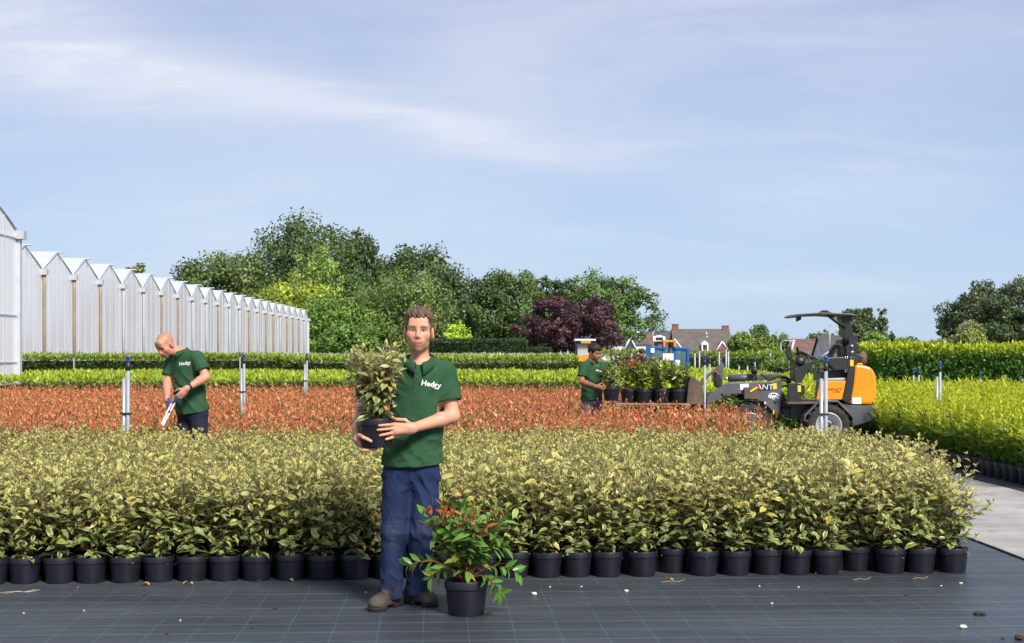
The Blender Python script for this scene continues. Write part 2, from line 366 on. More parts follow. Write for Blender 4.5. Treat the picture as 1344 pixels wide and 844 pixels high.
def cloth_material():
    m = bpy.data.materials.new('woven_ground_cloth'); m.use_nodes = True; nt = m.node_tree; N = nt.nodes; L = nt.links
    b = N['Principled BSDF']; b.inputs['Roughness'].default_value = 0.42; b.inputs['Specular IOR Level'].default_value = 0.55
    t = N.new('ShaderNodeTexCoord'); mp = N.new('ShaderNodeMapping'); mp.inputs['Rotation'].default_value = (0, 0, R(-1.6))
    L.new(t.outputs['Object'], mp.inputs[0])
    wob = N.new('ShaderNodeTexNoise'); wob.inputs['Scale'].default_value = 1.3; wob.inputs['Detail'].default_value = 2
    L.new(mp.outputs[0], wob.inputs['Vector'])
    wv = N.new('ShaderNodeVectorMath'); wv.operation = 'MULTIPLY_ADD'; L.new(wob.outputs[1], wv.inputs[0]); wv.inputs[1].default_value = (0.03, 0.03, 0); L.new(mp.outputs[0], wv.inputs[2])
    sx = N.new('ShaderNodeSeparateXYZ'); L.new(wv.outputs[0], sx.inputs[0])
    def mth(op, a, c=None, d=None):
        n = N.new('ShaderNodeMath'); n.operation = op
        for i, v in enumerate((a, c, d)):
            if v is None: continue
            if isinstance(v, (int, float)): n.inputs[i].default_value = v
            else: L.new(v, n.inputs[i])
        return n.outputs[0]
    # the strips of cloth are about two metres deep: the threads along depth jump sideways at each seam
    strip = mth('FLOOR', mth('DIVIDE', mth('ADD', sx.outputs[1], 0.62), 2.0))
    xs = mth('ADD', sx.outputs[0], mth('MULTIPLY', strip, 0.113))
    def lines(v, step, wd):
        f = mth('FRACT', mth('DIVIDE', v, step)); return mth('LESS_THAN', mth('ABSOLUTE', mth('SUBTRACT', f, 0.5)), wd / step)
    lx = lines(xs, 0.25, 0.0017); ly = lines(sx.outputs[1], 0.25, 0.0046)
    ln = mth('MAXIMUM', mth('MULTIPLY', lx, 0.75), ly)
    gap = N.new('ShaderNodeTexNoise'); gap.inputs['Scale'].default_value = 2.5; gap.inputs['Detail'].default_value = 4; L.new(t.outputs['Object'], gap.inputs['Vector'])
    lf = mth('MULTIPLY', ln, mth('MULTIPLY', gap.outputs[0], 1.15))
    seam = lines(mth('ADD', sx.outputs[1], 1.62), 2.0, 0.006)
    # base with dust and wear
    d1 = N.new('ShaderNodeTexNoise'); d1.inputs['Scale'].default_value = 0.9; d1.inputs['Detail'].default_value = 8; d1.inputs['Roughness'].default_value = 0.62
    mp2 = N.new('ShaderNodeMapping'); mp2.inputs['Scale'].default_value = (0.6, 1.6, 1); L.new(t.outputs['Object'], mp2.inputs[0]); L.new(mp2.outputs[0], d1.inputs['Vector'])
    r = N.new('ShaderNodeValToRGB'); L.new(d1.outputs[0], r.inputs[0])
    r.color_ramp.elements[0].position = 0.3; r.color_ramp.elements[0].color = (0.024, 0.026, 0.031, 1)
    r.color_ramp.elements[1].position = 0.72; r.color_ramp.elements[1].color = (0.064, 0.070, 0.082, 1)
    d2 = N.new('ShaderNodeTexNoise'); d2.inputs['Scale'].default_value = 3.2; d2.inputs['Detail'].default_value = 9; d2.inputs['Roughness'].default_value = 0.72
    mp3 = N.new('ShaderNodeMapping'); mp3.inputs['Scale'].default_value = (0.7, 2.6, 1); L.new(t.outputs['Object'], mp3.inputs[0]); L.new(mp3.outputs[0], d2.inputs['Vector'])
    r2 = N.new('ShaderNodeValToRGB'); L.new(d2.outputs[0], r2.inputs[0]); r2.color_ramp.elements[0].position = 0.62; r2.color_ramp.elements[1].position = 0.76
    r2.color_ramp.elements[1].color = (0.55, 0.55, 0.55, 1)
    mx0 = N.new('ShaderNodeMix'); mx0.data_type = 'RGBA'; L.new(r2.outputs[0], mx0.inputs['Factor']); L.new(r.outputs[0], mx0.inputs[6]); mx0.inputs[7].default_value = (0.12, 0.105, 0.085, 1)
    mx = N.new('ShaderNodeMix'); mx.data_type = 'RGBA'; L.new(lf, mx.inputs['Factor']); L.new(mx0.outputs[2], mx.inputs[6]); mx.inputs[7].default_value = (0.10, 0.24, 0.26, 1)
    mx2 = N.new('ShaderNodeMix'); mx2.data_type = 'RGBA'; L.new(mth('MULTIPLY', seam, 0.5), mx2.inputs['Factor']); L.new(mx.outputs[2], mx2.inputs[6]); mx2.inputs[7].default_value = (0.014, 0.015, 0.018, 1)
    L.new(mx2.outputs[2], b.inputs['Base Color'])
    # weave + slack ripples
    ck = N.new('ShaderNodeTexChecker'); ck.inputs['Scale'].default_value = 220; L.new(t.outputs['Object'], ck.inputs['Vector'])
    rp = N.new('ShaderNodeTexNoise'); rp.inputs['Scale'].default_value = 2.2; rp.inputs['Detail'].default_value = 4
    mp4 = N.new('ShaderNodeMapping'); mp4.inputs['Scale'].default_value = (0.5, 3.5, 1); L.new(t.outputs['Object'], mp4.inputs[0]); L.new(mp4.outputs[0], rp.inputs['Vector'])
    b1 = N.new('ShaderNodeBump'); b1.inputs['Strength'].default_value = 0.35; b1.inputs['Distance'].default_value = 0.05; L.new(rp.outputs[0], b1.inputs['Height'])
    b2 = N.new('ShaderNodeBump'); b2.inputs['Strength'].default_value = 0.5; b2.inputs['Distance'].default_value = 0.001; L.new(ck.outputs[1], b2.inputs['Height']); L.new(b1.outputs[0], b2.inputs['Normal'])
    L.new(b2.outputs[0], b.inputs['Normal'])
    return m
m_cloth = cloth_material()
CLX = 4.02
def rippled(name, x0, x1, y0, y1, z, nx, ny, amp):
    xs = np.linspace(x0, x1, nx); ys = np.linspace(y0, y1, ny); X, Y = np.meshgrid(xs, ys)
    P = np.stack([X.ravel(), Y.ravel(), np.zeros(nx * ny)], -1)
    P[:, 2] = z + amp * (snoise(P * [0.6, 1, 1], 2.2, 3) + 1)
    idx = np.arange(nx * ny).reshape(ny, nx)
    Q = np.stack([idx[:-1, :-1], idx[:-1, 1:], idx[1:, 1:], idx[1:, :-1]], -1).reshape(-1, 4)
    return tag(obj(name, new_mesh(name, P, Q, m_cloth, smooth=True)), kind='structure')
rippled('ground_cloth', -7, CLX, -2, 15.0, 0.0, 90, 130, 0.0008)
sheet('ground_cloth', -40, CLX, 15.0, 60, -0.004, m_cloth)
sheet('ground_cloth', 5.98, 40, -2, 60, 0.0, m_cloth)
# rolled hem of the cloth where it meets the concrete
hm = MB(); hm.tube([(CLX + 0.004 * math.sin(y * 3), y, 0.004) for y in np.arange(-2, 40, 0.5)], 0.012, 6)
h = hm.build('cloth_hem', pm('black_hem', (0.012, 0.012, 0.014), 0.6)); tag(h, kind='structure')
m_conc = pm('concrete', (0.33, 0.315, 0.29), 0.85, 0.20, 1.6, 0.35, 40, dirt=((0.19, 0.17, 0.145), 2.6, 0.54))
base = sheet('concrete_path', CLX + 0.02, 5.96, -2, 48, -0.012, pm('path_joint_filler', (0.09, 0.085, 0.075), 0.95))
sl = MB(); sl.box2((CLX + 0.02, 0, -0.1), (5.96, 2.985, -0.001), 0.006); slab = sl.mesh('slab', m_conc)
for k in range(16):
    obj('slab', slab, base, (0, -1.9 + 3.0 * k + 0.4, 0.002 * (k % 3) - 0.003))

# ------------------------------------------------------------------ potted shrubs
m_pot = pm('black_pot_plastic', (0.011, 0.012, 0.020), 0.40, 0.25, 9, 0.04, 90, spec=0.42, dirt=((0.04, 0.038, 0.036), 16, 0.66))
m_mix = pm('potting_soil', (0.055, 0.035, 0.022), 0.95, 0.5, 60, 0.9, 120)
m_ela = leafmat('elaeagnus_leaf', margin=(0.70, 0.64, 0.26), mpos=0.40, back=((0.46, 0.46, 0.27), 0.6), trans=0.26, rough=0.40)
m_pho = leafmat('photinia_leaf', trans=0.30, rough=0.42)
m_lau = leafmat('laurel_leaf', trans=0.34, rough=0.34, vein=(0.30, 0.40, 0.10))
m_stem = attrmat('shrub_stem', 0.8, 0.2, 0.4, 90)

def pot_mesh(rt=0.108, h=0.172, name='pot'):
    b = MB(); rb = rt * 0.80; s = rt / 0.108
    b.lathe([(0, 0.012), (rb * 0.75, 0.012), (rb * 0.78, 0), (rb, 0.0), (rb + 0.002, 0.004), (rt * 0.945, h * 0.74), (rt * 0.95, h * 0.755), (rt * 0.995, h * 0.765), (rt * 0.998, h * 0.78),
             (rt, h * 0.985), (rt * 0.99, h), (rt * 0.962, h), (rt * 0.955, h * 0.99), (rt * 0.93, h * 0.80)], 28)
    return b.mesh(name, m_pot)
def soil_mesh(rt=0.108, h=0.172):
    b = MB(); prof = [(rt * 0.935, h * 0.84), (rt * 0.7, h * 0.875), (rt * 0.35, h * 0.89), (0, h * 0.895)]
    b.lathe(prof, 20); me = b.mesh('soil', m_mix)
    for v in me.vertices: v.co.z += random.uniform(-.004, .006)
    return me
POT = pot_mesh(); SOIL = soil_mesh()

def shrub(seed, z0, h, spread, nstem, step, L, Wd, colf, lod=3, side=2, elev=(30, 65), t0=0.1, stemcol=(0.10, 0.055, 0.03), stem_r=0.004, leafv=0.2, curl=0.18, lean=0.0, tipn=4, fold=0.35, low=0):
    r = np.random.default_rng(seed); P, D, N, Ls, Ws, Cs = [], [], [], [], [], []; st = []
    def shoot(path, tt0, tt1, sc, ph):
        path = np.asarray(path); seg = np.linalg.norm(np.diff(path, axis=0), axis=1); cum = np.concatenate([[0], np.cumsum(seg)]); tot = cum[-1]
        n = max(3, int(tot * (tt1 - tt0) / step)); ang = ph
        for i in range(n + tipn):
            t = tt0 + (tt1 - tt0) * min(1, (i + r.uniform(-.3, .3)) / n); t = min(max(t, 0), 1)
            p = np.array([np.interp(t * tot, cum, path[:, k]) for k in range(3)]); q = np.array([np.interp(min(t + .08, 1.08) * tot, cum, path[:, k]) for k in range(3)])
            ax = q - p; ax = np.array([0, 0, 1.]) if np.linalg.norm(ax) < 1e-5 else ax / np.linalg.norm(ax)
            ang += 2.4 + r.normal() * .35
            rad = np.array([math.cos(ang), math.sin(ang), 0]); rad = rad - ax * rad.dot(ax); rad /= np.linalg.norm(rad) + 1e-9
            tip = i >= n
            e = R(elev[0] + (elev[1] - elev[0]) * t + r.normal() * 13 + (10 if tip else 0))
            d = rad * math.cos(e) + ax * math.sin(e); nn = ax * math.cos(e) - rad * math.sin(e) + r.normal(size=3) * .22
            l = L * sc * (1 + r.normal() * leafv) * (1.0 - 0.35 * t ** 3) * (0.62 if tip else 1)
            P.append(p); D.append(d); N.append(nn); Ls.append(l); Ws.append(Wd / L * l * r.uniform(.85, 1.15)); Cs.append(colf(r, p, t, tip))
    for s in range(nstem):
        a = 2 * math.pi * (s + r.uniform(-.35, .35)) / nstem; hh = h * r.uniform(.72, 1.0); sp_ = spread * r.uniform(.3, 1.0)
        ts = np.linspace(0, 1, 7); rad = .012 + sp_ * ts ** 1.2; w = r.normal(size=(7, 2)) * .008
        path = np.stack([np.cos(a) * rad + w[:, 0] + lean * ts, np.sin(a) * rad + w[:, 1], z0 + hh * (ts * (1.08 - .08 * ts))], -1)
        st.append(tube_np(path, stem_r, stem_r * .4, stemcol)); shoot(path, t0, 1, 1, r.uniform(0, 6))
        for q in range(side):
            tb = r.uniform(.22, .72); p = np.array([np.interp(tb, ts, path[:, k]) for k in range(3)])
            a2 = a + r.uniform(-1.5, 1.5); ln = h * r.uniform(.22, .42); el = R(r.uniform(35, 70)); u = np.linspace(0, 1, 4)
            d2 = np.array([math.cos(a2) * math.cos(el), math.sin(a2) * math.cos(el), math.sin(el)])
            path2 = p + d2 * (u * ln)[:, None] + np.array([0, 0, .03])[None] * (u ** 2)[:, None]
            st.append(tube_np(path2, stem_r * .6, stem_r * .3, stemcol)); shoot(path2, .15, 1, .9, r.uniform(0, 6))
    for q in range(low):        # short leafy shoots just above the pot rim
        a2 = 2 * math.pi * (q + r.uniform(-.3, .3)) / low; ln = h * r.uniform(.22, .34); el = R(r.uniform(28, 62)); u = np.linspace(0, 1, 4)
        d2 = np.array([math.cos(a2) * math.cos(el), math.sin(a2) * math.cos(el), math.sin(el)]); path2 = np.array([math.cos(a2) * .015, math.sin(a2) * .015, z0 + h * r.uniform(0, .16)]) + d2 * (u * ln)[:, None]
        st.append(tube_np(path2, stem_r * .6, stem_r * .3, stemcol)); shoot(path2, .2, 1, .85, r.uniform(0, 6))
    lv = leaf_batch(np.array(P), np.array(D), np.array(N), np.array(Ls), np.array(Ws), np.array(Cs), curl=np.abs(r.normal(curl, .1, len(P))), lod=lod, fold=fold)
    return cat(st), lv
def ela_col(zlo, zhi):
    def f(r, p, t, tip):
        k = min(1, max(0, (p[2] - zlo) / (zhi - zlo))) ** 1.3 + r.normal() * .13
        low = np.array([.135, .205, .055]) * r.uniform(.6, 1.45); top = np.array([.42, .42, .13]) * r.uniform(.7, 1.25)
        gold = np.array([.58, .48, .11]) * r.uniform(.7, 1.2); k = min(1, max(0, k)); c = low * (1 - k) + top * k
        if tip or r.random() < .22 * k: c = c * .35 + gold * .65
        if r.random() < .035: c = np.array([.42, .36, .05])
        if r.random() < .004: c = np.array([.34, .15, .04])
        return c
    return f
def pho_col(zlo, zhi):
    def f(r, p, t, tip):
        k = (p[2] - zlo) / (zhi - zlo) + r.normal() * .16
        if k < .52: return np.array([.085, .15, .035]) * r.uniform(.6, 1.5)
        if k < .66: return np.array([.32, .22, .05]) * r.uniform(.7, 1.3)
        q = r.random()
        if q < .36: c = np.array([.66, .19, .085])
        elif q < .64: c = np.array([.62, .28, .08])
        elif q < .86: c = np.array([.70, .23, .16])
        elif q < .90: c = np.array([.60, .05, .05])
        else: c = np.array([.24, .28, .07])
        return c * r.uniform(.7, 1.2)
    return f
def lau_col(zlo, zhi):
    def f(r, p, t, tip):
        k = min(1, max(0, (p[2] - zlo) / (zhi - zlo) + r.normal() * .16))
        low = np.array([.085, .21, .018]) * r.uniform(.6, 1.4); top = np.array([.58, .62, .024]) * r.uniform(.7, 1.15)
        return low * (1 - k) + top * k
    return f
def mesh_pair(tag_, st, lv, mleaf):
    ms = new_mesh('stem', st[0], st[1], m_stem, col=st[2], smooth=True); ml = new_mesh('foliage', lv[0], lv[1], mleaf, col=lv[2], luv=lv[3]); return ms, ml
def joined_mesh(name, st, lv, mleaf, pot=None):
    V = [st[0], lv[0]]; T = [st[1], lv[1] + len(st[0])]; C = [st[2], lv[2]]; U = [st[3], lv[3]]; mi = [np.ones(len(st[1])), np.zeros(len(lv[1]))]; mats = [mleaf, m_stem]
    if pot is not None:
        o = len(st[0]) + len(lv[0]); V.append(pot[0]); T.append(pot[1] + o); C.append(np.zeros((len(pot[0]), 3))); U.append(np.zeros((len(pot[0]), 3))); mi.append(np.full(len(pot[1]), 2)); mats.append(m_pot)
    return new_mesh(name, np.concatenate(V), np.concatenate(T), mats, np.concatenate(mi), col=np.concatenate(C), luv=np.concatenate(U))
def simple_pot(rt=0.108, h=0.172, seg=12):
    prof = [(rt * .8, 0), (rt * .945, h * .76), (rt, h * .77), (rt, h), (rt * .93, h), (rt * .93, h * .85), (0, h * .87)]
    V = []; T = []
    for (r_, z) in prof: V += [[r_ * math.cos(2 * math.pi * k / seg), r_ * math.sin(2 * math.pi * k / seg), z] for k in range(seg)]
    for i in range(len(prof) - 1):
        for k in range(seg):
            a, b_ = i * seg + k, i * seg + (k + 1) % seg; T += [[a, b_, b_ + seg], [a, b_ + seg, a + seg]]
    return np.array(V), np.array(T)
SPOT = simple_pot()
def stuff_mass(name, spots, variants, mleaf, label, cat_, with_stem=True, pot=None):
    """spots: list of (x, y, rz, s, sz, variant)"""
    VV, TT, CC, UU, MI = [], [], [], [], []; o = 0
    for (x, y, rz, s, sz, k) in spots:
        st, lv = variants[k]
        pieces = [(lv, 0)] + ([(st, 1)] if with_stem else [])
        if pot is not None: pieces.append(((pot[0], pot[1], np.zeros((len(pot[0]), 3)), np.zeros((len(pot[0]), 3))), 2))
        for (p, mi) in pieces:
            V = rot_scale(p[0], rz, (s, sz)) + [x, y, 0]
            VV.append(V); TT.append(p[1] + o); CC.append(p[2]); UU.append(p[3]); MI.append(np.full(len(p[1]), mi)); o += len(V)
    ob = obj(name, new_mesh(name, np.concatenate(VV), np.concatenate(TT), [mleaf, m_stem, m_pot], np.concatenate(MI), col=np.concatenate(CC), luv=np.concatenate(UU)))
    return tag(ob, label, cat_, kind='stuff')
def in_view(x, y, z=0.6, pad=25):
    px, py, d = cam_px([[x, y, z]]); return d[0] > 1 and -pad < px[0] < 1344 + pad

# ---- variegated shrubs in the front bed
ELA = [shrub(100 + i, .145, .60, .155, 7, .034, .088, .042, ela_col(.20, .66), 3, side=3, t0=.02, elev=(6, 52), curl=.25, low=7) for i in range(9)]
ELA_M = [mesh_pair('e', *p, m_ela) for p in ELA]
spots = []
for j in range(25):
    for i in range(60):
        xc = 3.07 - .2178 * i - (.109 if j % 2 else 0) + rng.normal() * .010
        d = 9.98 + .197 * j + .075 * (xc - 3.1) * max(0, 1 - j / 18) + rng.normal() * .012
        if j == 0:
            if i in (3, 9): d += .13          # a few pots stand back from the front line
        if j > 0: xc += min(.32, .035 * j)
        if d > 14.45: continue
        p = RGT * xc + FWD * d
        if in_view(p[0], p[1], .6, 90): spots.append((p[0], p[1], d, j, i))
spots.sort(key=lambda s: s[2] - .5 * (s[3] == 0))
T1 = 'first second third fourth fifth sixth seventh eighth ninth tenth eleventh twelfth thirteenth fourteenth fifteenth sixteenth seventeenth eighteenth nineteenth'.split()
ORD = T1 + ['twentieth'] + ['twenty-' + q for q in T1[:9]] + ['thirtieth'] + ['thirty-' + q for q in T1[:9]] + ['fortieth'] + ['forty-' + q for q in T1[:9]] + ['fiftieth'] + ['fifty-' + q for q in T1[:9]]
def ela_place(s, front):
    x, y, d, j, i = s; k = int(rng.integers(len(ELA)))
    if j == 0: lab, g = 'potted green and cream shrub in the front row, %s from the concrete path end' % ORD[min(i, 58)], 'front row of variegated potted shrubs'
    else: lab, g = 'potted green and cream shrub, %s row from the bare cloth, %s from the path side' % (ORD[j], ORD[min(i, 58)]), 'variegated potted shrubs in the bed'
    e = empty('potted_shrub', (x, y, 0), rng.uniform(0, 6.28)); tag(e, lab, 'potted shrub', g)
    sc = rng.uniform(.90, 1.08); sz = rng.uniform(.90, 1.12)
    if j == 0 and i == 0: sc, sz = 1.12, .92
    p = obj('pot', POT, e); p.rotation_euler = (rng.normal() * .012, rng.normal() * .012, 0)
    if front: obj('soil', SOIL, e)
    a = obj('stem', ELA_M[k][0], e); b = obj('foliage', ELA_M[k][1], e)
    for q in (a, b): q.scale = (sc, sc, sz)
seen = [s for s in spots if in_view(s[0], s[1], .6, 10)]
near = set(id(s) for s in seen[:300]); rest = []
for s in spots:
    if id(s) in near: ela_place(s, s[3] < 2)
    else: rest.append((s[0], s[1], rng.uniform(0, 6.28), rng.uniform(.9, 1.1), rng.uniform(.92, 1.1), int(rng.integers(4))))
ELA_LO = [shrub(140 + i, .145, .60, .16, 6, .040, .088, .044, ela_col(.20, .66), 2, side=3, t0=.3, elev=(12, 52), curl=.25) for i in range(4)]
stuff_mass('variegated_shrub_mass', rest, ELA_LO, m_ela, 'dense mass of cream and green shrubs filling the back of the front bed', 'shrubs', True, SPOT)

# ---- red photinia bed behind it
PHO = [shrub(200 + i, .15, .56, .13, 6, .040, .072, .026, pho_col(.25, .66), 2, side=1, elev=(35, 68), t0=.35, stemcol=(.14, .04, .025), tipn=3, fold=.5) for i in range(8)]
PHO_M = [joined_mesh('potted_photinia', *p, m_pho, SPOT) for p in PHO]
pspots = []
step = .285
for j in range(80):
    d = 14.85 + j * step * .9
    if d > 33.9: break
    if 21.35 < d < 21.75: continue
    xr = 3.0 + .05 * rng.normal()
    for i in range(80):
        xc = xr - i * step - (step / 2 if j % 2 else 0) + rng.normal() * .03; dd = d + rng.normal() * .03
        p = RGT * xc + FWD * dd
        if in_view(p[0], p[1], .6, 50): pspots.append((p[0], p[1], dd, j, i))
pspots.sort(key=lambda s: s[2]); cnt = 0; rest = []
def free_of_men(x, y):
    return all((x - q[0]) ** 2 + (y - q[1]) ** 2 > rr ** 2 for q, rr in MEN_SPOTS)
MEN_SPOTS = [(GX(252, 14.75), .30), (GX(777, 22.5), .32)]
for s in pspots:
    if snoise(np.array([[s[0], s[1], 0.]]), 1.1, 77)[0] > .62 and rng.random() < .55: continue
    if not free_of_men(s[0], s[1]): continue
    rz, k, sc, sz = rng.uniform(0, 6.28), int(rng.integers(len(PHO))), rng.uniform(.95, 1.2), rng.uniform(.90, 1.1)
    if rng.random() < .025: sz *= 1.16
    if 15.8 < s[2] < 19.5: sz *= 1.0 + .13 * min(1, max(0, s[0] - 2.2))
    if cnt < 300 and in_view(s[0], s[1], .6, 5):
        o = obj('potted_photinia', PHO_M[k], None, (s[0], s[1], 0), rz); o.scale = (sc, sc, sz)
        tag(o, 'red-leaved potted shrub, %s row from the variegated bed, %s from the loader side' % (ORD[s[3]], ORD[min(s[4], 58)]), 'potted shrub', 'red shrubs along the near edge of the red bed'); cnt += 1
    else: rest.append((s[0], s[1], rz, sc, sz, int(rng.integers(5))))
PHO_LO = [shrub(240 + i, .15, .56, .15, 5, .05, .078, .032, pho_col(.25, .64), 1, side=1, elev=(35, 68), t0=.5, stemcol=(.14, .04, .025), tipn=3) for i in range(5)]
stuff_mass('red_shrub_mass', rest, PHO_LO, m_pho, 'wide mass of orange-red young shrubs stretching back to the green beds', 'shrubs', False)

# ---- bright green laurels beyond the concrete path, pots showing along the path
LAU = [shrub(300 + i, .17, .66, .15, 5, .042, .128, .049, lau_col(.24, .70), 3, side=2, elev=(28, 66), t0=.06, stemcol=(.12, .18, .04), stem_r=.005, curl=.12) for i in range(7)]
LAU_M = [mesh_pair('l', *p, m_lau) for p in LAU]
LPOT = pot_mesh(.112, .20)
LSPOT = simple_pot(.112, .20)
LAU_J = [joined_mesh('potted_laurel', *p, m_lau, LSPOT) for p in LAU]
lsp = []
for i in range(36):
    for j in range(70):
        x = 6.33 + i * .235; y = 15.6 + j * .243 + (.12 if i % 2 else 0)
        if y > 32.6: continue
        x += rng.normal() * .012; y += rng.normal() * .012
        if in_view(x, y, .6, 90): lsp.append((x, y, i, FWD[0] * x + FWD[1] * y))
# nearest things one can see: the path-side rows and the near end of the bed
lsp.sort(key=lambda s: s[3] + .25 * s[2]); cnt = 0; rest = []
for s in lsp:
    rz, k, sc, sz = rng.uniform(0, 6.28), int(rng.integers(len(LAU))), rng.uniform(.92, 1.12), rng.uniform(.9, 1.1)
    if cnt < 300 and in_view(s[0], s[1], .6, 10):
        cnt += 1
        if s[2] == 0:
            e = empty('potted_laurel', (s[0], s[1], 0), rz); tag(e, 'bright green potted laurel in the outer row beside the pale concrete path', 'potted shrub', 'laurels lining the concrete path')
            obj('pot', LPOT, e); obj('soil', SOIL, e).location.z = .03
            for q in (obj('stem', LAU_M[k][0], e), obj('foliage', LAU_M[k][1], e)): q.scale = (sc, sc, sz)
        else:
            o = obj('potted_laurel', LAU_J[k], None, (s[0], s[1], 0), rz); o.scale = (sc, sc, sz)
            tag(o, 'bright green potted laurel in the %s row from the concrete path' % ORD[s[2]], 'potted shrub', 'laurels in the %s row from the path' % ORD[s[2]])
    else: rest.append((s[0], s[1], rz, sc, sz, int(rng.integers(4))))
LAU_LO = [shrub(340 + i, .17, .66, .16, 5, .055, .135, .054, lau_col(.24, .68), 2, side=2, elev=(28, 66), t0=.2, stemcol=(.12, .18, .04)) for i in range(4)]
stuff_mass('laurel_mass', rest, LAU_LO, m_lau, 'mass of yellow-green laurels filling the far part of the bed right of the path', 'shrubs', False, LSPOT)

# ------------------------------------------------------------------ leafy beds and hedges further off
m_hedge = leafmat('hedge_leaf', trans=0.25, rough=0.45)
def leafy_block(name, x0, x1, y0, y1, h, dens, L, top, low, label, cat_, kind=None, zb=0.0, hvar=.04, up=.75, seed=1, faces=('top', 'front'), lod=1, wl=.42, band=None, row=None):
    """a bed or hedge whose outside is made of single leaves round a plain dark box; x, y along the bed rows"""
    r = np.random.default_rng(seed); P, D, N, K = [], [], [], []
    def add(pos, nrm, n, depth):
        pos = pos.copy(); d = nrm[None] * .6 + r.normal(size=(n, 3)) * .55; d[:, 2] += up
        pos -= nrm[None] * (r.random(n) ** 1.5 * depth)[:, None]
        P.append(pos); D.append(d); N.append(r.normal(size=(n, 3)) + nrm[None] * .8 + [0, -.2, .2])
    n = int((x1 - x0) * (y1 - y0) * dens * 1.25)
    if 'top' in faces:
        p = np.stack([r.uniform(x0, x1, n), r.uniform(y0, y1, n), np.zeros(n)], -1)
        p[:, 2] = h + hvar * snoise(p * [1, 1, 0], 1.6, seed) + hvar * snoise(p * [1, 1, 0], 6, seed + 1)
        if row: p[:, 2] += row[1] * np.sin(p[:, 1] / row[0] * 2 * np.pi)
        add(p, np.array([0, 0, 1.]), n, .10)
    for f, (a, b, c) in {'front': (x0, x1, y0), 'left': (y0, y1, x0), 'right': (y0, y1, x1)}.items():
        if f not in faces: continue
        m = int((b - a) * h * dens * 1.7); q = r.uniform(a, b, m); z = zb + (h - zb) * r.random(m) ** .85
        bulge = .05 * snoise(np.stack([q, z * 2, z * 0], -1), 3, seed + 3)
        if f == 'front': add(np.stack([q, c - bulge, z], -1), np.array([0, -1., 0]), m, .14)
        else: add(np.stack([c + bulge, q, z], -1), np.array([-1. if f == 'left' else 1., 0, 0]), m, .14)
    P = np.concatenate(P); D = np.concatenate(D); N = np.concatenate(N)
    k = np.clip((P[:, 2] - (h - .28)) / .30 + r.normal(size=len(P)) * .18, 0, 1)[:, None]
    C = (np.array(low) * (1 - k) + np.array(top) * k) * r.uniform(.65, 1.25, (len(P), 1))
    if band is not None:
        q = (r.random(len(P)) < band[1])[:, None]; C = np.where(q, np.array(band[0]) * r.uniform(.7, 1.2, (len(P), 1)), C)
    lv = leaf_batch(P, D, N, L * r.uniform(.7, 1.25, len(P)), L * wl * r.uniform(.8, 1.2, len(P)), C, lod=lod)
    # plain dark box inside the leaves, hides the ground behind them
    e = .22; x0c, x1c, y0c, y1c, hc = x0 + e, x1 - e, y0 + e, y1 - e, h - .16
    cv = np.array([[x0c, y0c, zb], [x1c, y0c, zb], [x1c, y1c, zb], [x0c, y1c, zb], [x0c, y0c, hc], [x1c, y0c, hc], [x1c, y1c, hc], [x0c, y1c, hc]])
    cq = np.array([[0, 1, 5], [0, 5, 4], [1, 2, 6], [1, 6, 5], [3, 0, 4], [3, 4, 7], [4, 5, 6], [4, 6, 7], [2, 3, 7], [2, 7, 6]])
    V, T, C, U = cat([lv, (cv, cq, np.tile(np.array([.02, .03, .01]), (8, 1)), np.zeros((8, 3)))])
    o = obj(name, new_mesh(name, V, T, m_hedge, col=C, luv=U)); tag(o, label, cat_, kind=kind); return o
YG_T, YG_L = (.36, .46, .03), (.09, .19, .018)
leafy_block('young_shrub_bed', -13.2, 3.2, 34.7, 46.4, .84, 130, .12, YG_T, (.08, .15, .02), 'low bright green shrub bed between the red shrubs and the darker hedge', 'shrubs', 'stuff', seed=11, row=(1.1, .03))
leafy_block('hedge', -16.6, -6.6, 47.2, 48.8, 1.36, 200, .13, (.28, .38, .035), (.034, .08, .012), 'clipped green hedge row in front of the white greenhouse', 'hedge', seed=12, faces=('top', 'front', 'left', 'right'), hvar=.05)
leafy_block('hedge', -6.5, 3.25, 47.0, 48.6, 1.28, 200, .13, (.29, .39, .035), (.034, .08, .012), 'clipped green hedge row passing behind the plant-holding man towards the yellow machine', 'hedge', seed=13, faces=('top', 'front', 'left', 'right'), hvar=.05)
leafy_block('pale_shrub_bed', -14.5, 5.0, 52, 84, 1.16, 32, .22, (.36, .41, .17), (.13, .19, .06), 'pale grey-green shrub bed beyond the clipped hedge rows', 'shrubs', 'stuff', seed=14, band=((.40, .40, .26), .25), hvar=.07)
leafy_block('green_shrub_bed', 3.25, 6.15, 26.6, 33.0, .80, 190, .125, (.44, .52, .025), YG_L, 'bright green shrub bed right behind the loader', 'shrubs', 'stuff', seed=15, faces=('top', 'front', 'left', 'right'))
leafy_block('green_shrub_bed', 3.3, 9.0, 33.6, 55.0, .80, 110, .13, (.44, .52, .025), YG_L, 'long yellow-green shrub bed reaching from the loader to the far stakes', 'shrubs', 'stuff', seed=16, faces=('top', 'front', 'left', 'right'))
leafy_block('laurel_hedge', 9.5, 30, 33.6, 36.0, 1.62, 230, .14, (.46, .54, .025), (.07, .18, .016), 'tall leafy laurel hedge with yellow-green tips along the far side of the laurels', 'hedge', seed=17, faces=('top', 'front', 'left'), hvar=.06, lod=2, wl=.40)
leafy_block('laurel_hedge', 10.7, 24, 37.5, 41.0, 1.58, 110, .14, (.30, .40, .022), (.055, .14, .014), 'second tall laurel hedge standing just behind the taller yellow-tipped one', 'hedge', seed=18, faces=('top', 'left'), hvar=.06)
